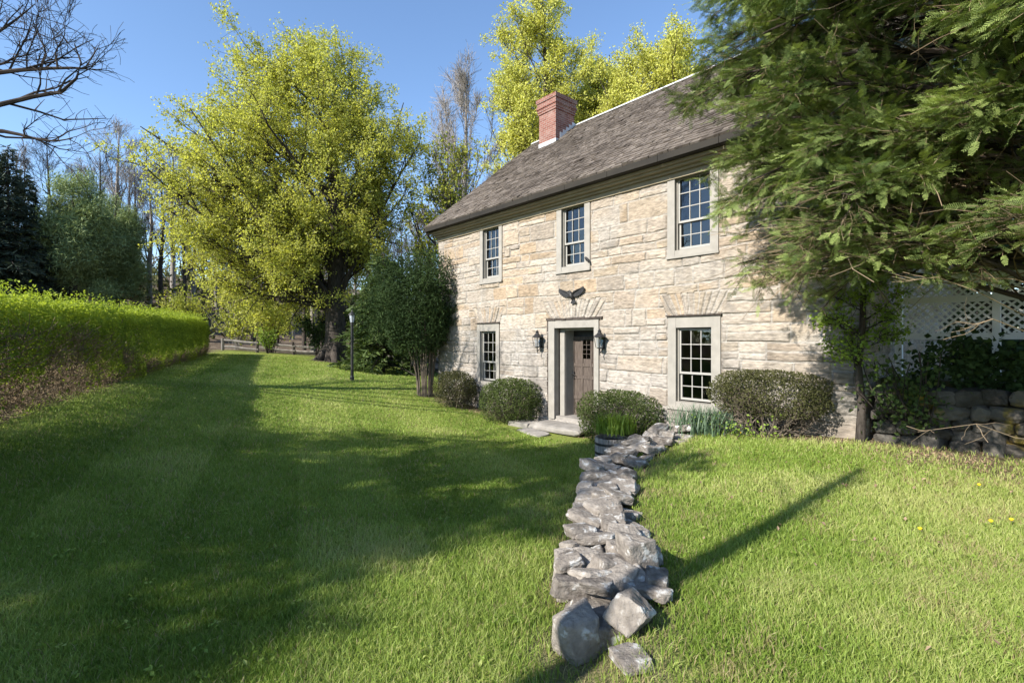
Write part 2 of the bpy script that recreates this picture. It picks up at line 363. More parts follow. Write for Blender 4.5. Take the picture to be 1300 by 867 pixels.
PAL = np.array([1.0, .995, .975])*np.array([.345, .282, .222])*.47+np.array([1.0, .995, .975])*.53*.60*np.array([(.50,.41,.29),(.47,.355,.225),(.52,.435,.33),(.43,.40,.36),(.56,.50,.42),(.50,.40,.30),(.40,.36,.31),(.535,.47,.385),(.46,.33,.20),(.55,.485,.41)])
def stone_field(x, z, seed, hmin, hmax, lmin, lmax, arches=(), pal=PAL, split=.3):
    rng = np.random.default_rng(seed)
    zz = z+.10*vnoise(x*.45, z*.6, seed)+.030*vnoise(x*2.3, z*2.3, seed+1)
    xx = x+.045*vnoise(x*3.1, z*5, seed+2)
    ident = np.zeros(x.shape, int); d = np.full(x.shape, 9.)
    z0 = -1.0; nid = 0
    while z0 < 11:
        h = rng.uniform(hmin, hmax); z1 = z0+h
        b = [-16.]
        while b[-1] < 16: b.append(b[-1]+rng.uniform(lmin, lmax)*(1 if rng.random() > .2 else .5))
        b = np.array(b)
        m = (zz >= z0) & (zz < z1)
        if m.any():
            xm = xx[m]+.06*(zz[m]-z0)*rng.normal(); zm = zz[m]; k = np.clip(np.searchsorted(b, xm), 1, len(b)-1)
            ds = np.minimum(xm-b[k-1], b[k]-xm)
            sp = (rng.random(len(b)) < split) & (h > .2); cut = z0+h*rng.uniform(.35, .65, len(b))
            lo = np.where(sp[k] & (zm > cut[k]), cut[k], z0); hi = np.where(sp[k] & (zm <= cut[k]), cut[k], z1)
            d[m] = np.minimum(ds, np.minimum(zm-lo, hi-zm)); ident[m] = nid+k*2+(sp[k] & (zm > cut[k]))
        nid += len(b)*2+2; z0 = z1
    for (cx, hw, za) in arches:
        r = .8; th = np.arctan2(x-cx, z-za+r); h = .46
        m = (z > za) & (z < za+h+.05*vnoise(x*4, z*0, 4)) & (np.abs(x-cx) < hw*1.02+(z-za)*.42)
        step = .1; off = .02*vnoise(z*3, x*2, seed+4); kk = (th+off)/step
        f = kk-np.floor(kk); rr = np.hypot(x-cx, z-za+r)
        dd = np.minimum(np.minimum(f, 1-f)*step*rr, np.minimum(z-za+.02, za+h-z))
        d[m] = dd[m]; ident[m] = nid+100+np.floor(kk[m]).astype(int); nid += 300
    r2 = np.random.default_rng(seed+5); t = pal[r2.integers(0, len(pal), nid+600)]*r2.uniform(.86, 1.12, (nid+600, 1))
    return d, t[ident], r2.normal(size=nid+600)[ident]

def stone_sheet(xs, zs, seed, keep, place, arches=(), relief=.022, fade=None, base=None, **kw):
    Xg, Zg = np.meshgrid(xs, zs)
    d, col, rnd = stone_field(Xg, Zg, seed, arches=arches, **kw)
    s = sstep(.003, .026, d)
    ht = s*(relief*(.75+.3*rnd))+.018*fbm(Xg*4, Zg*8, seed+3)+.008*fbm(Xg*3, Zg*18, seed+8, 3)+.005*fbm(Xg*26, Zg*30, seed+11, 2)
    mort = np.array(base if base is not None else (.325, .298, .262))
    smear = np.clip(s-.55*sstep(.05, .4, fbm(Xg*1.1, Zg*1.6, seed+13, 3)), 0, 1)[..., None]     # mortar smeared over some faces
    col = mort*(1-smear)+col*smear
    if fade is not None:
        f, colf = fade(Xg, Zg); ht = ht*f; col = colf(col, Xg, Zg)
    n, m_ = len(xs), len(zs)
    i = np.arange(m_-1)[:, None]; j = np.arange(n-1)[None]
    q = np.stack([i*n+j, i*n+j+1, (i+1)*n+j+1, (i+1)*n+j], -1).reshape(-1, 4)
    cx = ((xs[:-1]+xs[1:])/2)[None]+0*i; cz = ((zs[:-1]+zs[1:])/2)[:, None]+0*j
    q = q[keep(cx, cz).ravel()]
    b = MB(); b.add(place(Xg, ht, Zg), q, col=col.reshape(-1, 3)); return b

def merged_axis(lo, hi, st, extra):
    a = np.arange(lo, hi+1e-6, st)
    for e in extra: a = a[np.abs(a-e) > st*.5]
    return np.sort(np.concatenate([a, [e for e in extra if lo <= e <= hi], [hi] if abs(a[-1]-hi) > st*.3 else []]))
xe = [v+s for o_ in OPEN for v, s in ((o_[0], .02), (o_[1], -.02))]; ze = [v for o_ in OPEN for v in (o_[2]+.02, o_[3]-.02)]
xs = merged_axis(LX, RX, .02, sorted(set(xe))); zs = merged_axis(-.55, 5.3, .02, sorted(set(ze)))
def keepf(x, z):
    k = np.ones(np.broadcast(x, z).shape, bool)
    for a, b, c, d_ in OPEN: k &= ~((x > a+.02) & (x < b-.02) & (z > c+.02) & (z < d_-.02))
    return k
def fadef(x, z):
    f = np.ones(x.shape)
    for a, b, c, d_ in OPEN:
        dx = np.maximum(np.maximum(a-x, x-b), 0); dz = np.maximum(np.maximum(c-z, z-d_), 0); f = np.minimum(f, sstep(.0, .05, np.hypot(dx, dz)))
    f = np.minimum(f, sstep(0, .03, x-LX)*.7+.3); f = np.minimum(f, sstep(0, .03, RX-x)*.7+.3)
    patch = sstep(.9, .5, z-.15*fbm(x*2, z*2, 41))*sstep(4.9, 5.2, x+.2*fbm(x*2, z*2, 42))      # rendered foot of the right corner
    def colf(col, x, z):
        grey = sstep(3.2, 1.0, z+.8*fbm(x*.7, z*.7, 31))[..., None]*.55
        lum = col.mean(-1, keepdims=True)
        col = col*(1-grey)+(lum*np.array([1.06, 1.0, .93]))*grey
        col = col*(1-patch[..., None])+np.array([.27, .23, .19])*patch[..., None]
        drip = (sstep(.12, .3, fbm(x*2.2, z*.5, 61))*sstep(2.2, 1.2, z))[..., None]*.25
        st = 0*x
        for a, b, c, d_ in OPEN[:5]: st = np.maximum(st, sstep(a-.1, a+.1, x)*sstep(b+.1, b-.1, x)*sstep(c-1.0, c-.02, z)*(z < c)*sstep(-.2, .35, fbm(x*6, z*.6, 71)))
        return col*(1-drip)*(1-.22*st[..., None])
    return f*(1-.8*patch), colf
fac = stone_sheet(xs, zs, 21, keepf, lambda x, h, z: np.stack([x, -h, z], -1), ARCH, .031, fadef, hmin=.15, hmax=.44, lmin=.30, lmax=1.15)
# wall returns round the openings, then the gable and back walls
for a, b, c, d_ in OPEN:
    e = .02
    for (x0, y0, z0, x1, y1, z1) in ((a+e, 0, c+e, a+e, .5, d_-e), (b-e, 0, c+e, b-e, .5, d_-e)):
        fac.add([(x0, 0, z0), (x0, .5, z0), (x0, .5, z1), (x0, 0, z1)], [(0, 1, 2, 3)], col=(.42, .38, .32))
    for zq in (c+e, d_-e): fac.add([(a+e, 0, zq), (b-e, 0, zq), (b-e, .5, zq), (a+e, .5, zq)], [(0, 1, 2, 3)], col=(.42, .38, .32))
slope = (RIDGE-EAVE)/(4.3+.45)
roofz = lambda y: EAVE+slope*(np.minimum(y, 8.6-y)+.45)
ys = np.arange(0, 8.6+.01, .045); z2 = np.arange(-.55, 9.3, .045)
gab = stone_sheet(ys, z2, 77, lambda y, z: z < roofz(y)-.12, lambda y, h, z: np.stack([RX+h*sstep(0, .05, y), y, z], -1), (), .022, None, hmin=.13, hmax=.36, lmin=.32, lmax=1.0)
fac.V += gab.V; fac.Fq += [f+fac.n for f in gab.Fq]; fac.var += gab.var; fac.col += gab.col; fac.n += gab.n
for xg in (LX,): fac.add([(xg, 0, -.6), (xg, 8.6, -.6), (xg, 8.6, 5.5), (xg, 4.3, 9.15), (xg, 0, 5.5)], tris=[(0, 2, 1), (0, 4, 2), (4, 3, 2)], col=(.46, .41, .34))
fac.add([(LX, 8.6, -.6), (RX, 8.6, -.6), (RX, 8.6, 5.5), (LX, 8.6, 5.5)], [(0, 1, 2, 3)], col=(.46, .41, .34))
wall = fac.build('wall', M['stone'], house)

# rooms behind the windows
rm = MB(); rm.box(LX+.3, RX-.3, .56, 8.2, 2.75, 2.95); rm.box(LX+.3, RX-.3, .56, 8.2, .0, .1)
rm.box(LX+.3, RX-.3, 4.2, 4.3, .1, 5.4); rm.box(LX+.3, RX-.3, .56, 8.2, 5.36, 5.44)
for xw in (-1.6, 1.6): rm.box(xw, xw+.1, .56, 4.2, .1, 5.36)
rm.build('floor_slab', M['interior'], house)

# roof: rows of wooden shakes on both slopes
rng = np.random.default_rng(4)
def shakes():
    b = MB(); L = math.hypot(4.75, RIDGE-EAVE); ey, ez = 4.75/L, (RIDGE-EAVE)/L
    vs = []; vr = []
    n = int(L/.135)
    for r in range(n+1):
        s0 = r*.135; x = LX-.12
        rowtone = rng.normal()*.08
        while x < RX+.12:
            w = rng.uniform(.09, .2); x1 = min(x+w, RX+.12); lift = rng.uniform(.016, .034); j_ = rng.uniform(-.012, .012)
            a = s0+j_; c = min(s0+.30, L+.02); g_ = .0025
            up = np.array([0, -ez, ey])
            def pt(xx, s, h): return np.array([xx, -.45+ey*s, EAVE+ez*s])+up*(h+sag*min(1, s*2))
            sag = .03*vnoise(x*.35, s0*.5, 7)+.012*vnoise(x*1.7, s0*1.3, 8); t0 = lift+.014+(.02 if rng.random() < .03 else 0); tl = t0+rng.normal()*.004
            v = [pt(x+g_, a, t0), pt(x1-g_, a, tl), pt(x1-g_, c, .004), pt(x+g_, c, .004), pt(x+g_, a, -.004), pt(x1-g_, a, -.004)]
            vs.append(v); vr.append(np.clip(.5+rowtone+.24*rng.normal(), 0, 1)); x = x1
    v = np.array(vs); k = len(v)
    q0 = np.array([(0, 1, 2, 3), (4, 5, 1, 0)]); q = (q0[None]+(np.arange(k)*6)[:, None, None]).reshape(-1, 4)
    # moss-free weather streaks: a broad tone shared by neighbours
    cx = v[:, 0, 0]; cz = v[:, 0, 2]
    tone = np.clip(np.array(vr)+.55*fbm(cx*.5, cz*1.3, 5, 3), 0, 1)
    b.add(v.reshape(-1, 3), q, var=np.repeat(tone, 6))
    b.add([(LX-.12, 4.3, RIDGE), (RX+.12, 4.3, RIDGE), (RX+.12, 9.05, EAVE), (LX-.12, 9.05, EAVE)], [(0, 1, 2, 3)])
    b.add([(LX-.1, -.44, EAVE-.03), (RX+.1, -.44, EAVE-.03), (RX+.1, 4.3, RIDGE-.03), (LX-.1, 4.3, RIDGE-.03)], [(0, 1, 2, 3)])
    return b
roof = shakes().build('roof', M['shingle'], house)
b = MB(); sl = np.array([0, 4.75, RIDGE-EAVE]); sl /= np.linalg.norm(sl); nn = np.array([0, -sl[2], sl[1]])
b.obox(np.array([.0, 4.3, RIDGE])-sl*.06+nn*.045, (5.99, 0, 0), sl*.065, nn*.008)
b.obox(np.array([.0, 4.3, RIDGE+.03])+np.array([0, .05, -.02]), (5.99, 0, 0), np.array([0, .05, -.04]), (0, .008, .008))
b.build('ridge_cap', M['ridge'], roof)
b = MB()
for xg in (LX-.10, RX+.10):
    for sg in (1, -1):
        b = MB()
        d_ = np.array([0, sg*4.75, RIDGE-EAVE]); d_ /= np.linalg.norm(d_); c = np.array([xg, 4.3-sg*2.37, (RIDGE+EAVE)/2-.11]); b.obox(c, (.015, 0, 0), d_*3.06, np.cross(d_, (1, 0, 0))*.085); b.build('barge_board', M['fascia'], house)
# cornice: dark fascia with butt joints, bed moulding, frieze board
b = MB(); x = LX-.09
while x < RX+.09:
    x1 = min(x+1.22, RX+.09); b.box(x+.004, x1-.004, -.47, -.435, EAVE-.13, EAVE-.012); b.box(x+.004, x1-.004, -.43, -.24, EAVE-.135, EAVE-.115); x = x1
b.build('fascia', M['fascia'], house)
b = MB(); b.box(LX-.06, RX+.06, -.30, -.235, EAVE-.19, EAVE-.137); b.box(LX-.05, RX+.05, -.232, -.13, EAVE-.235, EAVE-.15); b.box(LX-.03, RX+.03, -.127, -.06, EAVE-.29, EAVE-.20); b.box(LX-.02, RX+.02, -.058, .0, EAVE-.40, EAVE-.21)
b.build('cornice', M['cornice'], house)
b = MB(); pth = np.array([(-5.9, -.40, 5.28), (-5.91, -.36, 5.18), (-5.92, -.25, 5.08), (-5.93, -.12, 5.0), (-5.94, -.07, 4.9)]); b.tubes(pth, np.full(5, .035), 8, cap=True); b.build('gutter_elbow', M['fascia'], house)

# chimney
ch = MB(); cx0, cx1, cy0, cy1 = -4.60, -3.80, 3.29, 4.20
ch.box(cx0, cx1, cy0, cy1, 8.0, 9.62)
for k, (dz0, dz1, e) in enumerate(((9.62, 9.70, .03), (9.70, 9.80, .045), (9.80, 9.88, .075), (9.88, 10.0, .05), (10.0, 10.14, .08))):
    ch.box(cx0-e, cx1+e, cy0-e, cy1+e, dz0, dz1-.002)
ch.box(cx0+.12, cx1-.12, cy0+.12, cy1-.12, 10.14, 10.17)
chim = ch.build('chimney', M['brick'], house)
fl = MB(); zf = roofz(cy0)
fl.box(cx0-.012, cx1+.012, cy0-.012, cy0+.2, zf-.1, zf+.15)
n_ = 5
for s_ in range(n_):
    y0 = cy0+.2+s_*.15; zz_ = roofz(y0); fl.box(cx1-.1, cx1+.012, y0, y0+.149, zz_-.1, zz_+.24)
fl.build('flashing', M['lead'], chim)

# windows: 9-over-6 double-hung sashes
prng = np.random.default_rng(8)
def window(x0, x1, z0, z1, upper):
    cx = (x0+x1)/2; hw = .345
    gt = z1-(.02 if upper else .235); gb = z0+.15; 
    b = MB(); yf = -.032
    # casing boards with a stepped inner bead
    b.box(x0, cx-hw-.02, yf, .16, z0, z1); b.box(cx+hw+.02, x1, yf, .16, z0, z1)
    b.box(cx-hw-.018, cx+hw+.018, yf+.004, .16, z0+.002, gb-.03)
    if not upper:
        b.box(cx-hw-.018, cx+hw+.018, yf+.004, .16, gt+.02, z1-.002)
    b.box(cx-hw-.0195, cx-hw, .045, .2, gb-.03, gt+.02); b.box(cx+hw, cx+hw+.0195, .045, .2, gb-.03, gt+.02)
    w = b.build('window', M['trim'], house)
    s = MB(); s.box(x0-.02, x1+.02, yf-.03, yf-.001, z0-.035, z0+.012); s.build('sill', M['trim'], w)
    if not upper:
        s = MB(); s.box(x0-.03, x1+.03, yf-.035, .0, z1+.001, z1+.028); s.build('drip_cap', M['darkwood'], w)
    zr = gb+(gt-gb)*.375
    def sash(zb, zt, y, rows):
        s = MB(); t = .034; ww = hw-.002
        s.box(cx-ww, cx-ww+t, y, y+.035, zb, zt); s.box(cx+ww-t, cx+ww, y, y+.035, zb, zt)
        s.box(cx-ww+t, cx+ww-t, y+.001, y+.034, zb, zb+t+.008); s.box(cx-ww+t, cx+ww-t, y+.001, y+.034, zt-t, zt)
        iw = (2*ww-2*t)/3; ih = (zt-zb-2*t)/rows
        for k in (1, 2): xx = cx-ww+t+iw*k; s.box(xx-.0085, xx+.0085, y+.006, y+.03, zb+t, zt-t)
        for k in range(1, rows): zz_ = zb+t+ih*k; s.box(cx-ww+t, cx+ww-t, y+.008, y+.028, zz_-.0085, zz_+.0085)
        so = s.build('sash', M['sash'], w)
        return so
    s1 = sash(zr-.012, gt, .07, 3); s2 = sash(gb, zr+.02, .112, 2)
    for zb, zt, y in ((zr, gt-.01, .09), (gb+.01, zr, .132)):
        p = MB()
        nr_ = 3 if y < .1 else 2
        for ii in range(3):
            for jj in range(nr_):
                xa, xb = cx-hw+.01+ii*(2*hw-.02)/3, cx-hw+.01+(ii+1)*(2*hw-.02)/3; za, zb2 = zb+jj*(zt-zb)/nr_, zb+(jj+1)*(zt-zb)/nr_; ty = prng.normal(size=3)*.0028
                p.add([(xa, y+ty[0]+ty[1], za), (xb, y-ty[0]+ty[1], za), (xb, y-ty[0]-ty[1], zb2), (xa, y+ty[0]-ty[1], zb2)], [(0, 1, 2, 3)])
        p.build('pane', M['glass'], w)
    return w
for k, (a, b_, c, d_) in enumerate(OPEN[:5]): window(a, b_, c, d_, k < 3)
b = MB(); b.tubes(np.array([(.44, -.04, 3.70), (.47, -.10, 3.74), (.53, -.11, 3.70), (.56, -.10, 3.62)]), np.array([.022, .03, .03, .016]), 6, cap=True); b.build('shutter_hook', M['iron'], house)

# doorway
b = MB(); yf = -.04
b.box(-.80, -.595, yf, .12, -.06, 2.34); b.box(.655, .79, yf, .12, -.06, 2.34); b.box(-.594, .654, yf+.003, .12, 2.16, 2.338)
b.box(-.578, -.43, .15, .185, .0, 2.10); b.box(.50, .64, .15, .185, .0, 2.10); b.box(-.578, .64, .152, .183, 2.10, 2.2)
dfr = b.build('door_frame', M['trim'], house)
b = MB()
for k in range(4): b.box(-.46+0*k, -.425, .19+k*.075, .19+k*.075+.069, .02, 2.1)
b.box(.5, .53, .19, .5, .02, 2.1); b.box(-.46, .53, .19, .5, 2.1, 2.13)
b.build('door_reveal', M['trim'], house)
# ragged dark joint round the frame
rj = np.random.default_rng(3); b = MB(); z = .0
while z < 2.3: h = rj.uniform(.06, .16); b.box(-.83-rj.uniform(.0, .03), -.797, -.035, .0, z, z+h*.9); z += h
x = -.86
while x < .86: h = rj.uniform(.1, .3); b.box(x, min(x+h*.97, .9), -.05-rj.uniform(0, .02), .0, 2.345, 2.385+rj.uniform(0, .02)); x += h
b.build('lintel_strip', M['darkwood'], house)
b = MB(); dy = .47; rows = [(.06, .42), (.5, .92), (1.0, 1.22), (1.30, 1.88)]; cols = [(-.40, -.17), (-.12, .12), (.17, .40)]
b.box(-.45, .45, dy+.02, dy+.045, .02, 1.95)
for x0, x1 in ((-.45, -.40), (-.17, -.12), (.12, .17), (.40, .45)): b.box(x0, x1, dy, dy+.0195, .021, 1.949)
for z0, z1 in ((.021, .06), (.42, .5), (.92, 1.0), (1.22, 1.30), (1.88, 1.949)):
    for x0, x1 in cols: b.box(x0, x1, dy+.002, dy+.0195, z0, z1)
door = b.build('door', M['doorwood'], house)
b = MB(); b.box(-.118, .118, dy+.006, dy+.018, 1.42, 1.87); b.build('door_glass', M['glass'], door)
b = MB(); b.box(-.006, .006, dy-.001, dy+.005, 1.42, 1.87)
for k in (1, 2, 3): b.box(-.118, .118, dy, dy+.004, 1.42+k*.11-.005, 1.42+k*.11+.005)
b.build('muntin', M['doorwood'], door)
b = MB(); b.obox((-.41, dy-.012, 1.0), (.025, 0, 0), (0, .011, 0), (0, 0, .09)); b.tubes(np.array([(-.42, dy-.02, 1.02), (-.42, dy-.07, 1.02), (-.36, dy-.075, 1.02), (-.30, dy-.07, 1.01)]), np.array([.011, .011, .010, .008]), 6, cap=True)
b.build('handle', M['iron'], door)
b = MB(); b.box(-.45, .45, dy+.03, dy+.05, 1.955, 2.10); b.build('transom', M['iron'], house)
b = MB(); b.box(-.57, .64, .0, .52, -.3, .018); b.build('threshold', M['slabstone'], house)
# cellar-less foot so nothing shows beneath the sheet
# ------------------------------------------------------------------ doorstep stones
def rock(rng, sx, sy, sz, n=4, rough=.18, flat=.5, cuts=8):
    """angular stone: the hull of random points on a box, split finely and roughened along its bedding"""
    d = rng.normal(size=(cuts+9, 3)); d = d/np.abs(d).max(1, keepdims=True)*rng.uniform(.78, 1.0, (cuts+9, 1))
    cor = np.array([(a, b_, c) for a in (-1, 1) for b_ in (-1, 1) for c in (-1, 1)])*rng.uniform(.55, .98, (8, 3)); d = np.concatenate([d, cor])
    bm = bmesh.new(); vs = [bm.verts.new(p) for p in d]; r = bmesh.ops.convex_hull(bm, input=vs)
    bmesh.ops.delete(bm, geom=[e for e in r['geom_interior'] if isinstance(e, bmesh.types.BMVert)], context='VERTS')
    bmesh.ops.dissolve_limit(bm, angle_limit=.22, verts=bm.verts[:], edges=bm.edges[:]); bmesh.ops.triangulate(bm, faces=bm.faces[:])
    for _ in range(n-1):
        es = [e for e in bm.edges if e.calc_length() > .16]
        if es: bmesh.ops.subdivide_edges(bm, edges=es, cuts=1, use_grid_fill=False); bmesh.ops.triangulate(bm, faces=[f for f in bm.faces if len(f.verts) > 3])
    for _ in range(2): bmesh.ops.smooth_vert(bm, verts=bm.verts[:], factor=.4, use_axis_x=True, use_axis_y=True, use_axis_z=True)
    bm.normal_update(); bm.verts.index_update()
    v = np.array([w.co[:] for w in bm.verts]); nr = np.array([w.normal[:] for w in bm.verts]); t = np.array([[w.index for w in f.verts] for f in bm.faces]); bm.free()
    ph = rng.uniform(0, 50, 3)
    nz = .8*fbm(v[:, 0]*1.6+v[:, 2]*1.7+ph[0], v[:, 1]*1.6-v[:, 2]*.9+ph[1], 2, 4)+.35*fbm(v[:, 0]*6+v[:, 2]*4+ph[2], v[:, 1]*6-v[:, 2]*5, 8, 3)
    led = np.floor((v[:, 2]+.3*vnoise(v[:, 0]*2+ph[1], v[:, 1]*2, 6))*2.4); nz = nz+.4*np.sin(led*12.9+ph[0]*7)*(np.abs(nr[:, 2]) < .6)
    v = v*1.06+nr*(rough*.62*nz)[:, None]
    return v*np.array([sx, sy, sz])/2, t
def place_rock(b, rng, c, size, rz=0, tilt=(0, 0), var=None, **kw):
    v, q = rock(rng, *size, **kw)
    cr, sr = math.cos(rz), math.sin(rz); Rz = np.array([(cr, -sr, 0), (sr, cr, 0), (0, 0, 1)])
    ca, sa = math.cos(tilt[0]), math.sin(tilt[0]); Rx = np.array([(1, 0, 0), (0, ca, -sa), (0, sa, ca)])
    cb, sb = math.cos(tilt[1]), math.sin(tilt[1]); Ry = np.array([(cb, 0, sb), (0, 1, 0), (-sb, 0, cb)])
    v = v@(Rz@Rx@Ry).T+np.asarray(c); b.add(v, tris=q, var=rng.uniform(.15, .9) if var is None else var)
rs = np.random.default_rng(12)
def rock_thing(name, label, cat, c, size, rz, tilt=(0, 0), var=None, m='fieldstone', group=None, **kw):
    b = MB(); place_rock(b, rs, (0, 0, 0), size, rz, tilt, var, **kw); o = b.build(name, M[m]); o.location = [float(a) for a in c]; return tag(o, label, cat, group)
rock_thing('doorstep', 'broad flat stone slab forming the step under the house door', 'doorstep', H(-.05, -.40, -.15), (1.75, .85, .18), HROT, n=3, rough=.05, cuts=3, m='slabstone')
rock_thing('paving_stone', 'rounded low stone at the left end of the doorstep beside the ball shaped shrub', 'stone', H(-1.0, -.62, -.20), (.75, .55, .22), HROT+.3, n=3, rough=.1, m='slabstone')
rock_thing('paving_stone', 'small flat stone lying in front of the doorstep at the lawn edge', 'stone', H(-.25, -1.08, -.25), (.95, .42, .14), HROT-.1, n=3, rough=.1, m='slabstone')

# ------------------------------------------------------------------ dry stone border wall
bw = thing('dry_stone_wall', 'low curving dry stone border wall of flat grey rocks between the two lawns', 'wall', (0.9, 5, float(gz(.9, 5))))
def wpath(t):
    s = np.concatenate([[0], np.cumsum(np.linalg.norm(np.diff(WP[1:9], axis=0), axis=1))]); return np.array([np.interp(t, s, WP[1:9, k]) for k in (0, 1)]), s[-1]
tot = wpath(0)[1]; t = 1.12; rows = []
wst = np.random.default_rng(31); nst = 0
while t < tot-.05:
    p, _ = wpath(t); p2, _ = wpath(min(t+.1, tot)); d = (p2-p)/(np.linalg.norm(p2-p)+1e-9); nrm = np.array([d[1], -d[0]])
    Wd = np.interp(t, [0, 1.2, 2.5, 4, 5.5, 7, 9], [.62, .70, .60, .56, .56, .62, .7]); step = np.interp(t, [0, 2, 4, 7], [.15, .18, .24, .31])
    x = -Wd/2
    while x < Wd/2-.08:
        w = wst.uniform(.15, .34)*np.interp(t, [1, 3, 5], [.74, .92, 1.25]); w = min(w, Wd/2-x+.06)
        ln = wst.uniform(.15, .30)*np.interp(t, [1, 3, 5], [.74, .92, 1.25]); hh = wst.uniform(.05, .13)
        c2 = p+nrm*(x+w/2)+d*wst.uniform(-.08, .08)
        zl = float(gz(p[0]+nrm[0]*.5, p[1]+nrm[1]*.5)); top = max(zl, -.02)+.07+wst.uniform(-.06, .08)-.03*abs(x+w/2)
        b = MB(); place_rock(b, wst, (0, 0, 0), (w*1.18, ln*1.22, hh*1.25), math.atan2(d[1], d[0])-math.pi/2+wst.normal()*.35, (wst.normal()*.13, wst.normal()*.16), rough=.22, cuts=9)
        so = b.build('stone', M['fieldstone'], bw); so.location = [float(a) for a in (c2[0]-.9, c2[1]-5, top-hh/2-float(gz(.9, 5)))]; nst += 1
        x += w*.86
    t += step
# lower course that shows on the lawn side and fills the gaps
for t in np.arange(1.0, tot, .5):
    p, _ = wpath(t); p2, _ = wpath(min(t+.1, tot)); d = (p2-p)/(np.linalg.norm(p2-p)+1e-9); nrm = np.array([d[1], -d[0]])
    zl = float(gz(p[0]-.5, p[1]))
    b = MB(); place_rock(b, wst, (0, 0, 0), (.52, .56, .30), math.atan2(d[1], d[0])-math.pi/2+wst.normal()*.1, (0, 0), var=wst.uniform(.0, .5), rough=.16, cuts=7)
    so = b.build('stone', M['fieldstone'], bw); so.location = [float(a) for a in (p[0]-nrm[0]*.02-.9, p[1]-nrm[1]*.02-5, zl+.06-float(gz(.9, 5)))]; nst += 1
G = lambda x, y, dz=0: (x, y, float(gz(x, y))+dz)
def ground_hit(px, py):
    Yd = 3.
    for _ in range(12): Yd = (EYE-float(gz((px-650)/F*Yd, Yd)))*F/(py-430)
    return (px-650)/F*Yd, Yd
def boulder(label, px, py, w, h, dp, rz, tilt, var, sink=.25, name='boulder', cat='boulder', **kw):
    kw.setdefault('n', 5)
    x, Yd = ground_hit(px, py); k = Yd/F; hh = h*k
    rock_thing(name, label, cat, (x, Yd+dp*k*.5, float(gz(x, Yd))+hh*(.5-sink*.5)), (w*k*.9, dp*k*.85, hh*1.0), rz, tilt, var, **kw)
boulder('pale upright boulder with a split face at the near end of the stone wall', 737, 850, 68, 74, 54, .5, (.1, -.2), .62, rough=.14, cuts=12)
boulder('tilted wedge of pale rock leaning behind the nearest boulder', 808, 815, 52, 50, 66, -.6, (-.35, .5), .5, rough=.14, cuts=11)
boulder('dark knobbly rock between the near boulder and the wall', 766, 790, 56, 42, 50, .1, (0, .1), .30, rough=.28, cuts=9)
boulder('long rounded pale stone lying crosswise near the end of the wall', 790, 768, 62, 44, 50, .5, (.1, -.35), .6, rough=.15, cuts=10)
boulder('large white streaked block at the left near corner of the wall', 738, 772, 74, 66, 66, .2, (.05, .1), .75, rough=.16, cuts=12)
boulder('upright grey stone on the right edge of the wall shading the grass', 815, 742, 46, 60, 60, .3, (.1, -.15), .5, rough=.18, cuts=10)
boulder('flat stone sunk in the lawn beside the nearest boulder', 812, 862, 56, 14, 70, .25, (0, 0), .45, .5, 'flat_stone', 'stone', rough=.14, cuts=6)
boulder('small grey stone in the grass at the right foot of the wall', 838, 752, 26, 22, 30, .9, (0, .1), .6, rough=.2, cuts=8)

# ------------------------------------------------------------------ trees: generic
def unit(a): return a/(np.linalg.norm(a, axis=-1, keepdims=True)+1e-9)
def bez(p0, p1, ctrl, k):
    t = np.linspace(0, 1, k)[None, :, None]; return p0[:, None]*(1-t)**2+2*ctrl[:, None]*t*(1-t)+p1[:, None]*t**2
def sample(paths, which, f):
    k = paths.shape[1]; x = f*(k-1); i = np.clip(x.astype(int), 0, k-2); fr = (x-i)[:, None]
    a = paths[which, i]; b = paths[which, i+1]; return a*(1-fr)+b*fr, unit(b-a)
def children(rng, paths, rad, n, flo, length, k, spread=.9, up=.12, fwd=.7, taper=.55, rmin=.004, lfall=.5, wob=.12, flat=1.0):
    N = len(paths); which = np.repeat(np.arange(N), n); f = rng.uniform(flo, 1, N*n)**.85
    s, tg = sample(paths, which, f); d = unit(tg*fwd+rng.normal(size=s.shape)*spread*.58*np.array([1, 1, flat])+np.array([0, 0, up]))
    L = (length*rng.uniform(.5, 1.15, N*n)*(1-lfall*f+.0))[:, None]; e = s+d*L
    c = (s+e)/2+rng.normal(size=s.shape)*L*wob+np.array([0, 0, 1])*L*up*.3
    p = bez(s, e, c, k); p[:, 1:-1] += rng.normal(size=p[:, 1:-1].shape)*(L*.02)[:, None]
    rk = rad.shape[1]; r0 = rad[which, np.clip((f*(rk-1)).astype(int), 0, rk-1)]*taper
    r = np.maximum(r0[:, None]*np.linspace(1, .3, k)[None], rmin); return p, r
def limbs_to(rng, trunk, ends, ang, k=8, z0=None, z1=None, sag=0.0, wob=.06):
    """curved limbs from the trunk line to given end points"""
    hd = np.hypot(ends[:, 0]-trunk[0][0], ends[:, 1]-trunk[0][1]); zs_ = np.clip(ends[:, 2]-hd*np.tan(ang), z0, z1)
    tz = trunk[:, 2]; s = np.stack([np.interp(zs_, tz, trunk[:, i]) for i in (0, 1, 2)], -1)
    L = np.linalg.norm(ends-s, axis=1, keepdims=True)
    c = s*.5+ends*.5; c[:, 2] += (L[:, 0]*sag); c += rng.normal(size=c.shape)*L*wob
    p = bez(s, ends, c, k); p[:, 1:-1] += rng.normal(size=p[:, 1:-1].shape)*(L*.012)[:, None]
    return p
def env_points(rng, n, C0, R, lo=-.55, pw=2.2, r0=.72, r1=1.0):
    d = unit(rng.normal(size=(n*4, 3))); d = d[d[:, 2] > lo][:n]
    return np.asarray(C0)+d*np.asarray(R)*rng.uniform(r0, r1, (len(d), 1))

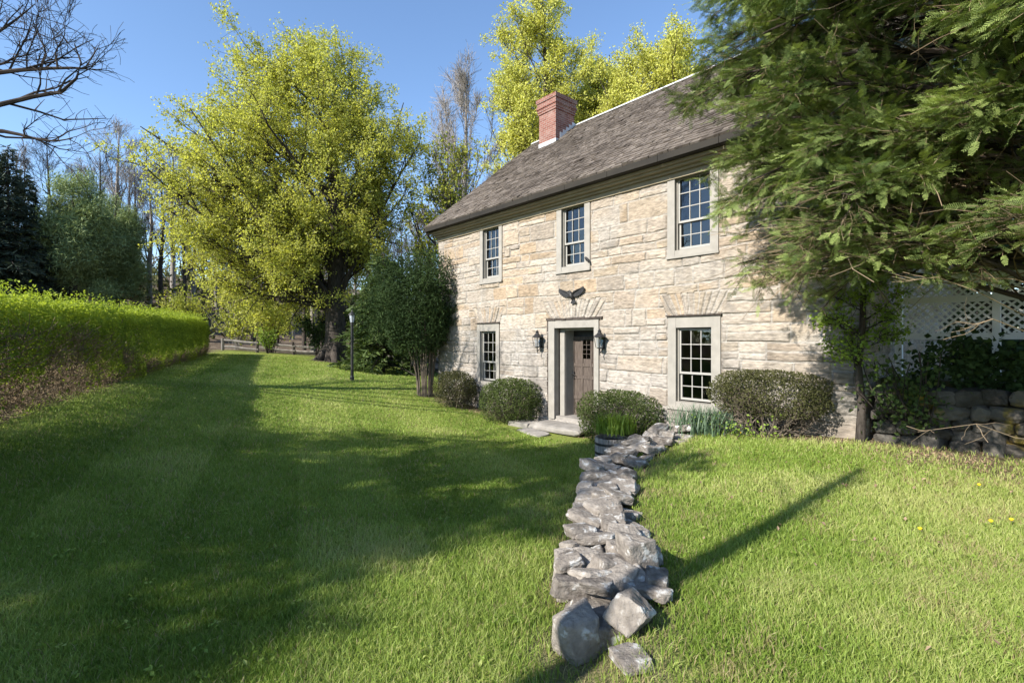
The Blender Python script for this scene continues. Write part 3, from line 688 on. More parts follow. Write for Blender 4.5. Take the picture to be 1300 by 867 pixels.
def broadleaf(name, label, cat, base, trunk_pts, trunk_r, C0, R, n1, n2, n3, leafn, leafsize, lm, bm='bark', tm='twig', seed=1, ang=.6, lo=-.5, l2=2.4, l3=.9, spread=.25, group=None, leaf_frac=1., trunk_sides=14, r1=.16, twig_r=.006, z0=None, z1=None, extra=None, up2=.12, cull=None, ratio=.7, r0=.72, nb=.2):
    rng = np.random.default_rng(seed); root = thing(name, label, cat, base, 0, group)
    base = np.asarray(base, float); tp = np.asarray(trunk_pts, float); tr = np.asarray(trunk_r, float)
    b = MB(); b.tubes(tp, tr, trunk_sides)
    # root flare
    for a in rng.uniform(0, 6.28, 6 if tr[0] > .15 else 0):
        d = np.array([math.cos(a), math.sin(a), 0]); b.tubes(np.array([tp[0]+d*tr[0]*.5+[0, 0, tr[0]*1.6], tp[0]+d*tr[0]*1.05+[0, 0, tr[0]*.5], tp[0]+d*tr[0]*1.9+[0, 0, -.08]]), np.array([.3, .38, .2])*tr[0], 6)
    b.build('trunk', M[bm], root, smooth=True)
    ends = env_points(rng, n1, C0, R, lo, r0=r0)
    if cull is not None: ends = ends[~cull(ends)]
    p1 = limbs_to(rng, tp, ends, rng.uniform(ang*.6, ang*1.35, len(ends)), 8, z0 if z0 is not None else tp[0, 2]+2, z1 if z1 is not None else tp[-1, 2], -.03)
    if extra is not None: p1 = np.concatenate([p1, extra])
    L = np.linalg.norm(p1[:, -1]-p1[:, 0], axis=1); ra = r1*np.clip(L/L.max(), .3, 1)[:, None]*np.linspace(1, .14, 8)[None]
    p2, r2 = children(rng, p1, ra, n2, .25, l2, 5, spread, up2, .7, .55, twig_r*1.3); p3, r3 = children(rng, p2, r2, n3, .15, l3, 4, spread*1.6, .08, .6, .6, twig_r)
    b = MB(); b.tubes(p1, ra, 6); b.tubes(p2, r2, 4)
    if n1 < 18: b.tubes(p3, r3, 3)
    b.build('limbs', M[bm], root)
    if n1 >= 18: b = MB(); b.tubes(p3, r3, 3); b.build('twigs', M[tm], root)
    if leafn:
        w = np.repeat(np.arange(len(p3)), leafn); f = rng.uniform(.15, 1, len(w)); c, _ = sample(p3, w, f); c = c+rng.normal(size=c.shape)*leafsize*.9
        clump = np.clip(.5+.22*rng.normal(size=len(p3)), 0, 1)[w]*.6+rng.random(len(w))*.4
        if leaf_frac < 1:
            kp = rng.random(len(p3))[w] < leaf_frac; c = c[kp]; clump = clump[kp]
        b = MB(); b.leaves(rng, c, leafsize, (0, 0, 1), nb, ratio, clump); b.build('crown', M[lm], root)
    return root

# big spring maple
mb = np.array([-9.05, 26.0, float(gz(-9.05, 26))])
tp = np.array([(0, 0, -.1), (.02, 0, 1.2), (-.05, .05, 3), (.1, .05, 5.2), (.05, 0, 8), (-.1, .1, 11), (0, 0, 14.5)])
mc = P(362, 238, 26)-mb
ex = []
def hand(pts, k=8):
    pts = np.array(pts, float); t = np.linspace(0, 1, len(pts)); tt = np.linspace(0, 1, k); return np.stack([np.interp(tt, t, pts[:, i]) for i in range(3)], -1)
ex = np.stack([hand([(0, 0, 3.4), (.6, 0, 5.4), (1.8, .2, 8.2), (2.6, .2, 10.5), (3.5, 0, 13.2)]), hand([(0, 0, 3.2), (1.2, -.2, 5.2), (2.4, -.2, 7.6), (3.4, -.4, 9.4), (4.4, -.4, 11)]), hand([(0, 0, 3.0), (-1.6, 0, 5), (-4, .2, 7.3), (-5.8, 0, 8.4), (-7.2, .3, 9.0)]), hand([(0, 0, 4), (-1.2, -.6, 7), (-2.6, -1, 9.4), (-3.6, -1.4, 11.2), (-4.3, -1.6, 12.6)])])
broadleaf('maple_tree', 'large round crowned tree covered in fresh yellow green leaves beyond the lawn', 'tree', mb, tp, [.62, .5, .46, .40, .28, .16, .05], mc, (7.0, 5.8, 6.9), 104, 13, 9, 18, .11, 'maple', seed=3, ang=.75, lo=-.75, l2=3.0, l3=1.25, spread=.85, r1=.17, extra=ex, z0=2.6, z1=14, up2=.06, r0=.6, twig_r=.0045, nb=.08, cull=lambda e: (e[:, 0] > 1.6) & (e[:, 2] < 6.2))

# two bright yellow trees behind the house
def yellow_tree(px, ytop, Yd, wpx, ybot, seed, label):
    b0 = np.array([(px-650)/F*Yd, Yd, float(gz((px-650)/F*Yd, Yd))]); top = P(px, ytop, Yd)[2]-b0[2]; bot = P(px, ybot, Yd)[2]-b0[2]; w = wpx/2/F*Yd
    tp = np.array([(.3, 0, -.1), (.35, 0, top*.3), (.4, 0, top*.55), (.5, 0, top*.78), (.3, 0, top*.97)])
    return broadleaf('yellow_tree', label, 'tree', b0, tp, [.32, .26, .2, .11, .03], (0, 0, (top+bot)/2), (w, w*.95, (top-bot)/2), 64, 12, 9, 10, .125, 'yellow', 'bark', 'twig', seed, ang=.95, lo=-.8, l2=2.0, l3=1.0, spread=.75, r1=.10, z0=top*.3, z1=top*.9, up2=.2, r0=.5)
yellow_tree(682, -20, 31, 146, 268, 5, 'tall bright yellow tree rising just behind the brick chimney')
yellow_tree(828, 42, 29, 185, 215, 6, 'lower bright yellow tree behind the ridge right of the chimney')
yellow_tree(768, 58, 35, 130, 250, 7, 'farther yellow tree filling the gap between chimney tree and ridge tree')
# sparse multi-stemmed tree and a bare one left of the roof
b0 = np.array([(572-650)/F*27, 27, float(gz(-3.2, 27))])
tp = np.array([(0, 0, -.1), (.1, 0, 2), (.1, 0, 4.2), (.2, 0, 6.5), (.2, 0, 9)])
broadleaf('spring_tree', 'thin vase shaped tree with scattered small leaves beside the far gable', 'tree', b0, tp, [.25, .2, .16, .1, .03], (-.2, 0, 8.2), (2.9, 2.6, 4.6), 34, 10, 7, 3, .15, 'sparse', seed=8, ang=1.05, lo=-.6, l2=1.6, l3=.8, spread=.5, r1=.09, z0=1.8, z1=6, up2=.35)
b0 = np.array([(588-650)/F*36, 36, float(gz(-3.4, 36))])
tp = np.array([(0, 0, -.1), (.1, 0, 5), (0, 0, 10), (.2, 0, 15), (.2, 0, 20)])
broadleaf('bare_tree', 'tall pale bare tree with a haze of fine twigs above the far gable', 'tree', b0, tp, [.3, .26, .2, .12, .03], (0, 0, 14.5), (3.0, 3, 6.8), 40, 13, 9, 0, .1, 'sparse', 'palebark', 'palebark', seed=9, ang=1.1, lo=-.6, l2=2, l3=1.2, spread=.4, r1=.09, z0=5, z1=17, twig_r=.009, up2=.45)

# bare tree whose limbs reach in at the upper left
bt0 = np.array([-13.6, 9.0, float(gz(-13.6, 9))])
def PL(l, Yd): return [P(x, y, Yd)-bt0 for x, y in l]
ex = np.stack([hand([(0, 0, 4.2)]+PL([(-60, 150), (0, 133), (42, 123), (78, 117), (97, 100), (103, 80), (94, 55)], 8.6)),
               hand([(0, 0, 4.6)]+PL([(-80, 105), (0, 91), (45, 88), (85, 86), (105, 88), (122, 82)], 8.9)),
               hand([(0, 0, 3.8)]+PL([(-70, 165), (0, 166), (30, 172), (62, 181), (92, 176)], 8.4)),
               hand([(0, 0, 5.2)]+PL([(-60, 75), (0, 40), (25, 22), (45, 5)], 9.2)),
               hand([(0, 0, 5.5)]+PL([(-60, 90), (0, 84), (20, 72), (42, 70)], 9.4)),
               hand(PL([(50, 88), (60, 68), (48, 45), (44, 20)], 8.9)), hand(PL([(73, 85), (70, 65), (82, 48), (83, 20)], 8.9)), hand(PL([(46, 122), (52, 105), (50, 92), (60, 70)], 8.75))])
tp = np.array([(0, 0, -.1), (.1, 0, 2), (0, 0, 4), (.1, 0, 6), (.2, .2, 9), (.1, 0, 12)])
broadleaf('bare_tree', 'dark leafless tree whose bare limbs reach into the sky above the hedge', 'tree', bt0, tp, [.34, .3, .27, .22, .12, .03], (-1.5, -.5, 8.5), (3.6, 4, 4.2), 20, 8, 8, 0, .1, 'sparse', seed=14, ang=.7, lo=-.4, l2=1.5, l3=.55, spread=.6, r1=.06, z0=3.5, z1=11, extra=ex, twig_r=.0035, bm='twig')

# trees out of the picture on the left that throw the long shade over the lawn
b0 = np.array([-12.1, -1.9, float(gz(-12.1, -1.9))])
tp = np.array([(0, 0, -.1), (.1, 0, 2), (0, 0, 4), (.1, 0, 6), (0, 0, 9)])
broadleaf('maple_tree', 'leafy round tree behind the near end of the hedge shading the lawn', 'tree', b0, tp, [.3, .26, .22, .16, .03], (-.2, .3, 6.1), (3.5, 3.5, 4.3), 34, 12, 7, 4, .17, 'maple', seed=22, ang=.6, lo=-.8, l2=1.8, l3=.9, spread=.6, r1=.1, z0=1.8, z1=8.5)
b0 = np.array([-16.9, -6.2, float(gz(-16.9, -6.2))])
tp = np.array([(0, 0, -.1), (.1, 0, 2), (0, 0, 4), (.1, 0, 6), (0, 0, 9)])
broadleaf('maple_tree', 'leafy tree standing apart outside the hedge whose shade fills the near lawn', 'tree', b0, tp, [.3, .26, .22, .16, .03], (0, 0, 6.3), (4.5, 4.5, 4.6), 54, 12, 8, 7, .18, 'maple', seed=27, ang=.6, lo=-.8, l2=1.8, l3=.9, spread=.6, r1=.1, z0=1.8, z1=8.5)
b0 = np.array([-4.25, -.75, float(gz(-4.25, -.75))])
tp = np.array([(0, 0, -.1), (.02, .0, 1.5), (.0, -.03, 3), (.05, .02, 5), (.02, 0, 6.9)])
broadleaf('dead_tree', 'slender leafless trunk standing on the near lawn', 'tree', b0, tp, [.13, .12, .115, .10, .05], (0, 0, 6.2), (.7, .7, .8), 5, 3, 2, 0, .1, 'sparse', seed=23, ang=.9, l2=.4, l3=.2, r1=.03, z0=5, z1=6.6)

# ------------------------------------------------------------------ background conifers
def conifer(name, label, base, height, rad, mats, seed, tiers=34, per=9, droop=.25, bare=.12, needle=.32, clump=26, pw=1.0, group=None, irregular=.15, trunk_r=None, nw=.13):
    rng = np.random.default_rng(seed); root = thing(name, label, 'tree', base, 0, group)
    tr_ = trunk_r or height*.016
    b = MB(); b.tubes(np.array([(0, 0, -.2), (0, .0, height*.5), (0, 0, height)]), np.array([tr_, tr_*.6, .02]), 8); b.build('trunk', M[mats[0]], root, smooth=True)
    S = []; E = []
    for k in range(tiers):
        f = bare+(1-bare)*(k/tiers); z = height*f; L = rad*((1-f)/(1-bare))**pw+.15
        for a in rng.uniform(0, 6.28, per):
            l = L*rng.uniform(1-irregular*2.4, 1+irregular); zz_ = z+rng.normal()*height/tiers*.5
            S.append((0, 0, zz_)); E.append((math.cos(a)*l, math.sin(a)*l, zz_-l*droop*rng.uniform(.3, 1.4)))
    S = np.array(S); E = np.array(E); c = (S+E)/2; c[:, 2] += .12*np.linalg.norm(E-S, axis=1)
    p = bez(S, E, c, 6); L = np.linalg.norm(E-S, axis=1); r = (.012*L+.008)[:, None]*np.linspace(1, .3, 6)[None]
    b = MB(); b.tubes(p, r, 3); b.build('branches', M[mats[0]], root)
    cnt = np.maximum(4, (clump*L).astype(int)); w = np.repeat(np.arange(len(p)), cnt); f = rng.uniform(.18, 1, len(w))**.8
    s, tg = sample(p, w, f); n = len(w)
    side = np.cross(tg, (0, 0, 1)); side = unit(side)*rng.choice([-1, 1], n)[:, None]
    wd = (.36*(1-f)*L[w]*.6+.12); s = s+side*(rng.random(n)*wd)[:, None]; s[:, 2] -= rng.random(n)*.12
    d = unit(tg*.55+side*.6+rng.normal(size=s.shape)*.35); nl = needle*rng.uniform(.6, 1.3, n)[:, None]; nr = unit(np.cross(d, rng.normal(size=d.shape)))
    v = np.stack([s-nr*nl*nw, s+nr*nl*nw, s+d*nl+nr*nl*.04, s+d*nl-nr*nl*.04], 1)
    var = np.clip(rng.normal(.45, .25, n), 0, 1)
    b = MB(); b.add(v.reshape(-1, 3), np.arange(n*4).reshape(-1, 4), var=np.repeat(var, 4)); b.build('crown', M[mats[1]], root)
    return root
def gpt(px, Yd): x = (px-650)/F*Yd; return np.array([x, Yd, float(gz(x, Yd))])
def hgt(px, py, Yd): return P(px, py, Yd)[2]-float(gz((px-650)/F*Yd, Yd))
conifer('spruce_tree', 'dark pointed spruce, the tallest of those at the far left behind the hedge', gpt(10, 34), hgt(10, 185, 34), 3.0, ('bark', 'spruce'), 41, 40, 9, .3)
conifer('spruce_tree', 'dark spruce just right of the tallest one and touching the broad pine', gpt(31, 36), hgt(31, 215, 36), 3.0, ('bark', 'spruce'), 42, 36, 9, .3)
conifer('spruce_tree', 'dark spruce at the edge of the picture beyond the near hedge', gpt(-22, 33), hgt(-22, 200, 33), 3.2, ('bark', 'spruce'), 43, 36, 9, .3)
def pine(label, px, ytop, Yd, wpx, seed):
    b0 = gpt(px, Yd); top = hgt(px, ytop, Yd); w = wpx/2/F*Yd
    tp = np.array([(0, 0, -.2), (.1, 0, top*.3), (0, 0, top*.6), (.1, 0, top*.97)])
    broadleaf('pine_tree', label, 'tree', b0, tp, [.3, .24, .17, .03], (0, 0, top*.50), (w, w, top*.50), 60, 10, 7, 13, .36, 'pine', 'bark', 'twig', seed, ang=.12, lo=-.8, l2=1.4, l3=.7, spread=.6, r1=.07, z0=top*.08, z1=top*.95, up2=.15, ratio=.13, r0=.3)
pine('broad soft green white pine with a rounded top behind the hedge', 92, 222, 37, 92, 44)
pine('darker white pine crowding the right side of the broad pine', 146, 246, 41, 70, 45)
conifer('hemlock_tree', 'soft green hemlock with drooping boughs behind the corner shrub', gpt(487, 23), hgt(487, 322, 23), 2.1, ('bark', 'hemlock'), 46, 26, 10, .25, .06, .26, 34, .6)
conifer('hemlock_tree', 'tall dark evergreen far behind the lattice against the sky', gpt(1200, 22), 20, 5.5, ('bark', 'yewdark'), 48, 34, 10, .2, .05, .35, 34, .6)
conifer('hemlock_tree', 'dark evergreen rising close beyond the lattice screen', gpt(1275, 12.5), 9.5, 3.0, ('bark', 'yewdark'), 47, 30, 10, .2, .05, .25, 34, .6)
# woodland of bare trees: four kinds, copied
GB = 'bare trees in the woodland beyond the fence'; LB = 'bare grey woodland tree standing far beyond the fence'
protos = []
for k in range(4):
    hgt_ = (13, 15, 11, 14)[k]
    tp = np.array([(0, 0, -.2), (.1, .05, hgt_*.3), (-.05*k, .1, hgt_*.6), (.1, 0, hgt_)])
    protos.append(broadleaf('bare_tree', LB, 'tree', (0, 0, 0), tp, [.22, .18, .12, .02], (0, 0, hgt_*.68), (2.0+.3*k, 2.2, hgt_*.34), 20, 9, 6, 0, .1, 'sparse', ('palebark', 'bark', 'palebark', 'bark')[k], ('palebark', 'twig', 'palebark', 'twig')[k], 60+k, ang=1.0, lo=-.6, l2=1.8, l3=1.0, spread=.45, r1=.07, z0=hgt_*.3, z1=hgt_*.9, group=GB, twig_r=.008, up2=.4))
rb = np.random.default_rng(71)
spots = [(150, 50, 1.25), (172, 46, .8), (190, 44, 1.05), (205, 43, .9), (219, 47, 1.1), (233, 41, .75), (247, 45, 1.0), (258, 42, .85), (275, 48, .9), (292, 40, .7), (307, 44, .9), (322, 39, .8), (338, 46, 1.0), (352, 38, .7), (371, 43, .9), (386, 36, .75), (398, 34, .8), (409, 38, .85), (418, 35, .7), (436, 40, .9), (452, 43, .8), (470, 40, .8), (492, 44, .9), (510, 38, .7), (528, 42, .9), (545, 40, .8), (112, 55, 1.1), (60, 52, 1.0), (20, 55, 1.0), (128, 48, .9), (165, 60, 1.2), (240, 58, 1.1), (300, 60, 1.1), (360, 62, 1.1), (420, 60, 1.1), (480, 62, 1.1), (535, 58, 1.0)]
for k, (px, Yd, sc) in enumerate(spots):
    p = gpt(px, Yd)
    if k < 4: o = protos[k]; o.location = [float(a) for a in p]; o.rotation_euler = (0, 0, rb.uniform(0, 6)); o.scale = (sc,)*3
    else: dup(protos[k % 4], p, rb.uniform(0, 6.28), sc)
# thickets under the trees
def shrub_loose(name, label, base, w, h, lm, n, ls, seed, stems=14, tm='twig', group=None):
    rng = np.random.default_rng(seed); root = thing(name, label, 'shrub', base, 0, group)
    E = np.stack([rng.normal(size=stems)*w*.32, rng.normal(size=stems)*w*.3, h*rng.uniform(.6, 1, stems)], -1); S = E*.08; S[:, 2] = -.05
    c = E*.35; c[:, 2] = E[:, 2]*.6; p = bez(S, E, c, 6); r = np.full((stems, 6), .02)*np.linspace(1, .3, 6)
    p2, r2 = children(rng, p, r, 9, .2, h*.4, 4, .7, .1, .6, .6, .004)
    b = MB(); b.tubes(p, r, 4); b.tubes(p2, r2, 3); b.build('stems', M[tm], root)
    w_ = np.repeat(np.arange(len(p2)), max(1, n//len(p2))); c, _ = sample(p2, w_, rng.uniform(.1, 1, len(w_))); c += rng.normal(size=c.shape)*ls*.8
    b = MB(); b.leaves(rng, c, ls, (0, 0, 1), .3, .6); b.build('crown', M[lm], root); return root
shrub_loose('woodland_shrub', 'pale spring green shrub behind the fence at the end of the hedge', gpt(300, 31.5), 3.4, 3.2, 'sparse', 2600, .16, 81, 22, 'palebark')
shrub_loose('woodland_shrub', 'bright green sapling thicket over the middle of the rail fence', gpt(345, 30.5), 3.0, 3.6, 'maple', 3200, .17, 82, 20)
shrub_loose('woodland_shrub', 'low light green bush growing through the fence rails', gpt(340, 29.4), 1.2, 1.4, 'bright', 900, .12, 83)
shrub_loose('woodland_shrub', 'dark glossy bush left of the large tree trunk', gpt(404, 27.6), 1.5, 2.1, 'yewdark', 2200, .13, 84)
shrub_loose('woodland_shrub', 'wide dull green thicket behind the fence right of the large tree', gpt(466, 29), 3.0, 3.4, 'hemlock', 3600, .16, 85, 20)
shrub_loose('woodland_shrub', 'shadowy low thicket behind the corner shrub', gpt(515, 26), 2.4, 2.4, 'yewdark', 2600, .15, 86, 20)
shrub_loose('woodland_shrub', 'yellow green thicket left of the hedge end under bare trees', gpt(232, 36), 3.2, 3.6, 'sparse', 2400, .17, 87, 20)
# undergrowth of the far wood: one mass
ru = np.random.default_rng(88); n = 26000
ux = ru.uniform(-62, 16, n); uy = ru.uniform(34, 75, n); b = MB()
cl = fbm(ux*.12, uy*.12, 4, 3); kp = cl > -.12; ux, uy, cl = ux[kp], uy[kp], cl[kp]; uz = gz(ux, uy)+ru.random(len(ux))**1.5*(1.2+4.5*np.clip(cl+.1, 0, 1))
b.leaves(ru, np.stack([ux, uy, uz], -1), .42, (0, 0, 1), .1, .6)
o = b.build('undergrowth', mat('undergrowth_mix', (.075, .058, .038), (.13, .15, .04), mode='var', scale=.12, rough=.9, trans=.15)); tag(o, 'tangled undergrowth filling the distant wood', 'undergrowth', kind='stuff')

# ------------------------------------------------------------------ hedge
def hedge():
    rng = np.random.default_rng(91); a = np.array([-5.0, 2.5]); d = unit(np.array([-8.5, 19.0])); Ln = 25.6; nr = np.array([d[1], -d[0]])   # nr points to the lawn
    root = thing('clipped_hedge', 'long clipped green hedge with bare brown twigs along its lower side', 'hedge', (-9.7, 13, float(gz(-9.7, 13))))
    off = np.array([-9.7, 13, float(gz(-9.7, 13))])
    def pt(s, lat, h):
        xy = a+d*s[:, None]+nr*lat[:, None]; base = gz(a[0]+d[0]*s, a[1]+d[1]*s); return np.stack([xy[:, 0], xy[:, 1], base+h], -1)-off
    W = 1.35
    def shell(n, inner):
        s = rng.uniform(0, Ln, n); u = rng.random(n)*(1.75+W)            # side then top
        top = u > 1.75; h = np.where(top, 1.78, u); lat = np.where(top, -(u-1.75), 0)
        bul = .24*fbm(s*.9, h*1.2, 7, 3)+.08*vnoise(s*4, h*4+lat*4, 8)
        dep = rng.random(n)**2*inner
        lat = lat+np.where(top, 0, bul-dep-.22*(1-h/1.8)*0+.0); h = h+np.where(top, bul*.55-dep*.7+.03*rng.normal(size=n), 0)
        lat = lat-sstep(1.15, 1.85, h)**1.5*.34
        end = sstep(Ln-.35, Ln, s); h = h*(1-.18*end); 
        return s, lat, h, dep
    s, lat, h, dep = shell(150000, .45)
    leafy = sstep(.42, 1.02, h+.6*fbm(s*.8, h*.9, 17, 3)+.9*sstep(7, 13, s)+.9*sstep(5.0, 3.6, s)); kp = rng.random(len(s)) < .05+.95*leafy; s, lat, h, dep = s[kp], lat[kp], h[kp], dep[kp]
    young_lit = np.clip(.30+.75*sstep(1.25, 1.7, h)+.25*rng.normal(size=len(s))-.5*dep, 0, 1)           # new growth at the tips, with the sunlit upper edge painted into its tone
    b = MB(); b.leaves(rng, pt(s, lat, h), .062, None, 0, .55, young_lit)
    # soft new shoots standing above the clipped top
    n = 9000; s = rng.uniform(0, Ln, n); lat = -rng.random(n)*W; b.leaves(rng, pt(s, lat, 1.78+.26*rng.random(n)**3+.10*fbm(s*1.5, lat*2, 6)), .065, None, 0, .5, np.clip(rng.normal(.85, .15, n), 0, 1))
    # end face
    n = 6000; lat = -rng.random(n)*W; h = rng.uniform(.3, 1.7, n); b.leaves(rng, pt(np.full(n, Ln)+.1*rng.normal(size=n), lat, h), .065)
    b.build('foliage', M['hedge'], root)
    n = 15000; s = rng.uniform(0, Ln, n); h = rng.uniform(.0, 1.25, n)*(1-.75*sstep(8, 14, s)); lat = .02-rng.random(n)**1.6*.7-.1*(1-h)
    p0 = pt(s, lat, h); dr = unit(np.stack([rng.normal(size=n)*.6, rng.normal(size=n)*.6, rng.uniform(.1, 1.1, n)], -1)); l = rng.uniform(.12, .42, n)[:, None]
    p1 = p0+dr*l; c = (p0+p1)/2+rng.normal(size=p0.shape)*.05; p = bez(p0, p1, c, 4); r = np.full((n, 4), 1.)*rng.uniform(.003, .008, n)[:, None]*np.linspace(1, .5, 4)
    b = MB(); b.tubes(p, r, 3, var=rng.random(n)); 
    n = 420; s = rng.uniform(0, Ln, n); p0 = pt(s, -.3-rng.random(n)*.8, np.full(n, -.05)); p1 = pt(s+rng.normal(size=n)*.3, -.1-rng.random(n)*1.1, rng.uniform(1.0, 1.6, n)); p = bez(p0, p1, (p0+p1)/2+rng.normal(size=p0.shape)*.1, 6)
    b.tubes(p, np.full((n, 6), .016)*np.linspace(1, .5, 6), 4, var=rng.random(n)*.5); b.build('twigs', M['deadtwig'], root)
    return root
hedge()

# ------------------------------------------------------------------ shrubs at the house
def ball_shrub(label, c, R, seed, lm='box', n=15000, ls=.042, stems=26, cut=.0, lowbare=0., name='clipped_shrub', boxy=2.6, tm='shrubtwig'):
    rng = np.random.default_rng(seed); base = np.array([c[0], c[1], float(gz(c[0], c[1]))]); root = thing(name, label, 'shrub', base, HROT)
    R = np.asarray(R); zc = R[2]*.92+cut
    d = unit(rng.normal(size=(n, 3))); k = (np.abs(d)**boxy).sum(1, keepdims=True)**(-1/boxy); r = (1-.42*rng.random(n)**1.7)[:, None]
    bump = 1+.14*fbm(d[:, 0]*2.3+5, d[:, 2]*2.3+d[:, 1]*1.9, seed, 3)+.05*vnoise(d[:, 0]*9, d[:, 2]*9+d[:, 1]*7, seed)
    v = d*k*r*bump[:, None]*R; v[:, 2] += zc; keep = v[:, 2] > .02+cut*.3
    if lowbare: keep &= rng.random(n) > lowbare*sstep(zc*1.05, zc*.35, v[:, 2]+.16*fbm(v[:, 0]*3, v[:, 1]*3, seed+2))
    v = v[keep]; rr = r[keep, 0]
    b = MB(); b.leaves(rng, v, ls, None, 0, .5, np.clip(rng.normal(.5, .28, len(v)), 0, 1)); b.build('crown', M[lm], root)
    E = unit(rng.normal(size=(stems, 3)))*R*.85; E[:, 2] = np.abs(E[:, 2])*.8+zc*.8; S = E*np.array([.22, .22, 0]); S[:, 2] = -.05
    p = bez(S, E, (S+E)/2+rng.normal(size=E.shape)*.1-np.array([0, 0, .1]), 6); ra = np.full((stems, 6), .02)*np.linspace(1, .35, 6)
    p2, r2 = children(rng, p, ra, 16, .2, .4, 4, .8, .1, .6, .6, .0035); b = MB(); b.tubes(p, ra, 5, var=.5); b.tubes(p2, r2, 3, var=rng.random(len(p2))); b.build('stems', M[tm], root)
    return root
ball_shrub('small clipped shrub with greyish bare twigs at the far window', (-1.62, 14.55), (.62, .58, .55), 101, 'browned', 11000, .045, lowbare=.75)
ball_shrub('round dark green clipped shrub left of the door', (-.03, 12.85), (.80, .72, .58), 102, 'box', 16000, .045, lowbare=.35)
ball_shrub('wide dark green clipped shrub right of the door behind the grassy tuft', (2.2, 10.45), (.90, .70, .56), 103, 'box', 18000, .042, lowbare=.2)
s4 = ball_shrub('broad browning shrub with exposed crooked stems under the near window', (4.16, 8.28), (.93, .52, .37), 104, 'browned', 14000, .040, 34, cut=.34, lowbare=.65, boxy=3.2)
# tall multi-stemmed yew at the far corner
def corner_yew():
    rng = np.random.default_rng(111); base = np.array([-2.75, 16.1, float(gz(-2.75, 16.1))]); root = thing('corner_yew', 'tall dark evergreen shrub with bare grey stems at the far corner of the house', 'tree', base)
    n = 26; a = rng.uniform(0, 6.28, n); S = np.stack([np.cos(a)*.22, np.sin(a)*.2, np.full(n, -.05)], -1); E = np.stack([np.cos(a)*rng.uniform(.3, 1.1, n), np.sin(a)*rng.uniform(.3, 1.0, n), rng.uniform(2.0, 3.9, n)], -1)
    E[:, 0] -= .15; c = S*1.4; c[:, 2] = 1.5; p = bez(S, E, c, 8); r = rng.uniform(.016, .034, n)[:, None]*np.linspace(1, .3, 8); p2, r2 = children(rng, p, r, 9, .42, 1.1, 5, .75, .1, .6, .55, .006)
    b = MB(); b.tubes(p, r, 6); b.build('trunk', M['shrubtwig'], root, smooth=True); b = MB(); b.tubes(p2, r2, 4); b.build('branches', M['bark'], root)
    C0 = np.array([-.28, 0, 2.95]); R = np.array([1.55, 1.35, 1.5]); n = 30000; d = unit(rng.normal(size=(n, 3))); bump = 1+.5*fbm(d[:, 0]*2+3, d[:, 2]*2.4+d[:, 1]*2, 9, 4)
    v = C0+d*R*bump[:, None]*(1-.55*rng.random(n)**1.5)[:, None]; v[:, 2] -= .35*sstep(.4, 1.4, np.abs(v[:, 0]+.28))*rng.random(n)
    keep = v[:, 2] > 1.15+.4*fbm(v[:, 0]*1.5, v[:, 1]*1.5, 3)
    v = v[keep]; b = MB(); b.leaves(rng, v, .10, None, 0, .3, np.clip(rng.normal(.42, .28, len(v)), 0, 1))
    p3, r3 = children(rng, p2, r2, 8, .3, .5, 4, .8, .05, .6, .6, .004); w = np.repeat(np.arange(len(p3)), 8); q_, _ = sample(p3, w, rng.random(len(w))); q_ += rng.normal(size=q_.shape)*.05; q_ = q_[q_[:, 2] > 1.25]
    b.leaves(rng, q_, .10, None, 0, .3); b.build('crown', M['yewdark'], root)
corner_yew()

# ------------------------------------------------------------------ the big yew at the right
def spray_template():
    """one flat evergreen twig along +x, unit length"""
    v = []; t = []; rng = np.random.default_rng(5)
    v += [(0, -.012, 0), (0, .012, 0), (1, 0, 0)]; t.append((0, 1, 2))
    for k in range(11):
        x = .05+k*.087
        for sg in (-1, 1):
            L = .23*(1-.5*max(0, x-.5)/.5)*rng.uniform(.8, 1.15); z = rng.normal()*.035; x0 = x+.03*(sg > 0); n = len(v)
            v += [(x0-.018, 0, 0), (x0+.020, 0, 0), (x0+.42*L+.028, sg*L*.85, z), (x0+.42*L-.018, sg*L*.80, z)]; t += [(n, n+1, n+2), (n, n+2, n+3)]
    return np.array(v, float), np.array(t)
ST = spray_template()
def frame(d, up, roll):
    """matrices whose x axis is d and whose flat side faces up, rolled"""
    x = unit(d); y = unit(np.cross(up, x)); z = np.cross(x, y); c, s = np.cos(roll)[:, None], np.sin(roll)[:, None]
    return np.stack([x, y*c+z*s, z*c-y*s], -1)
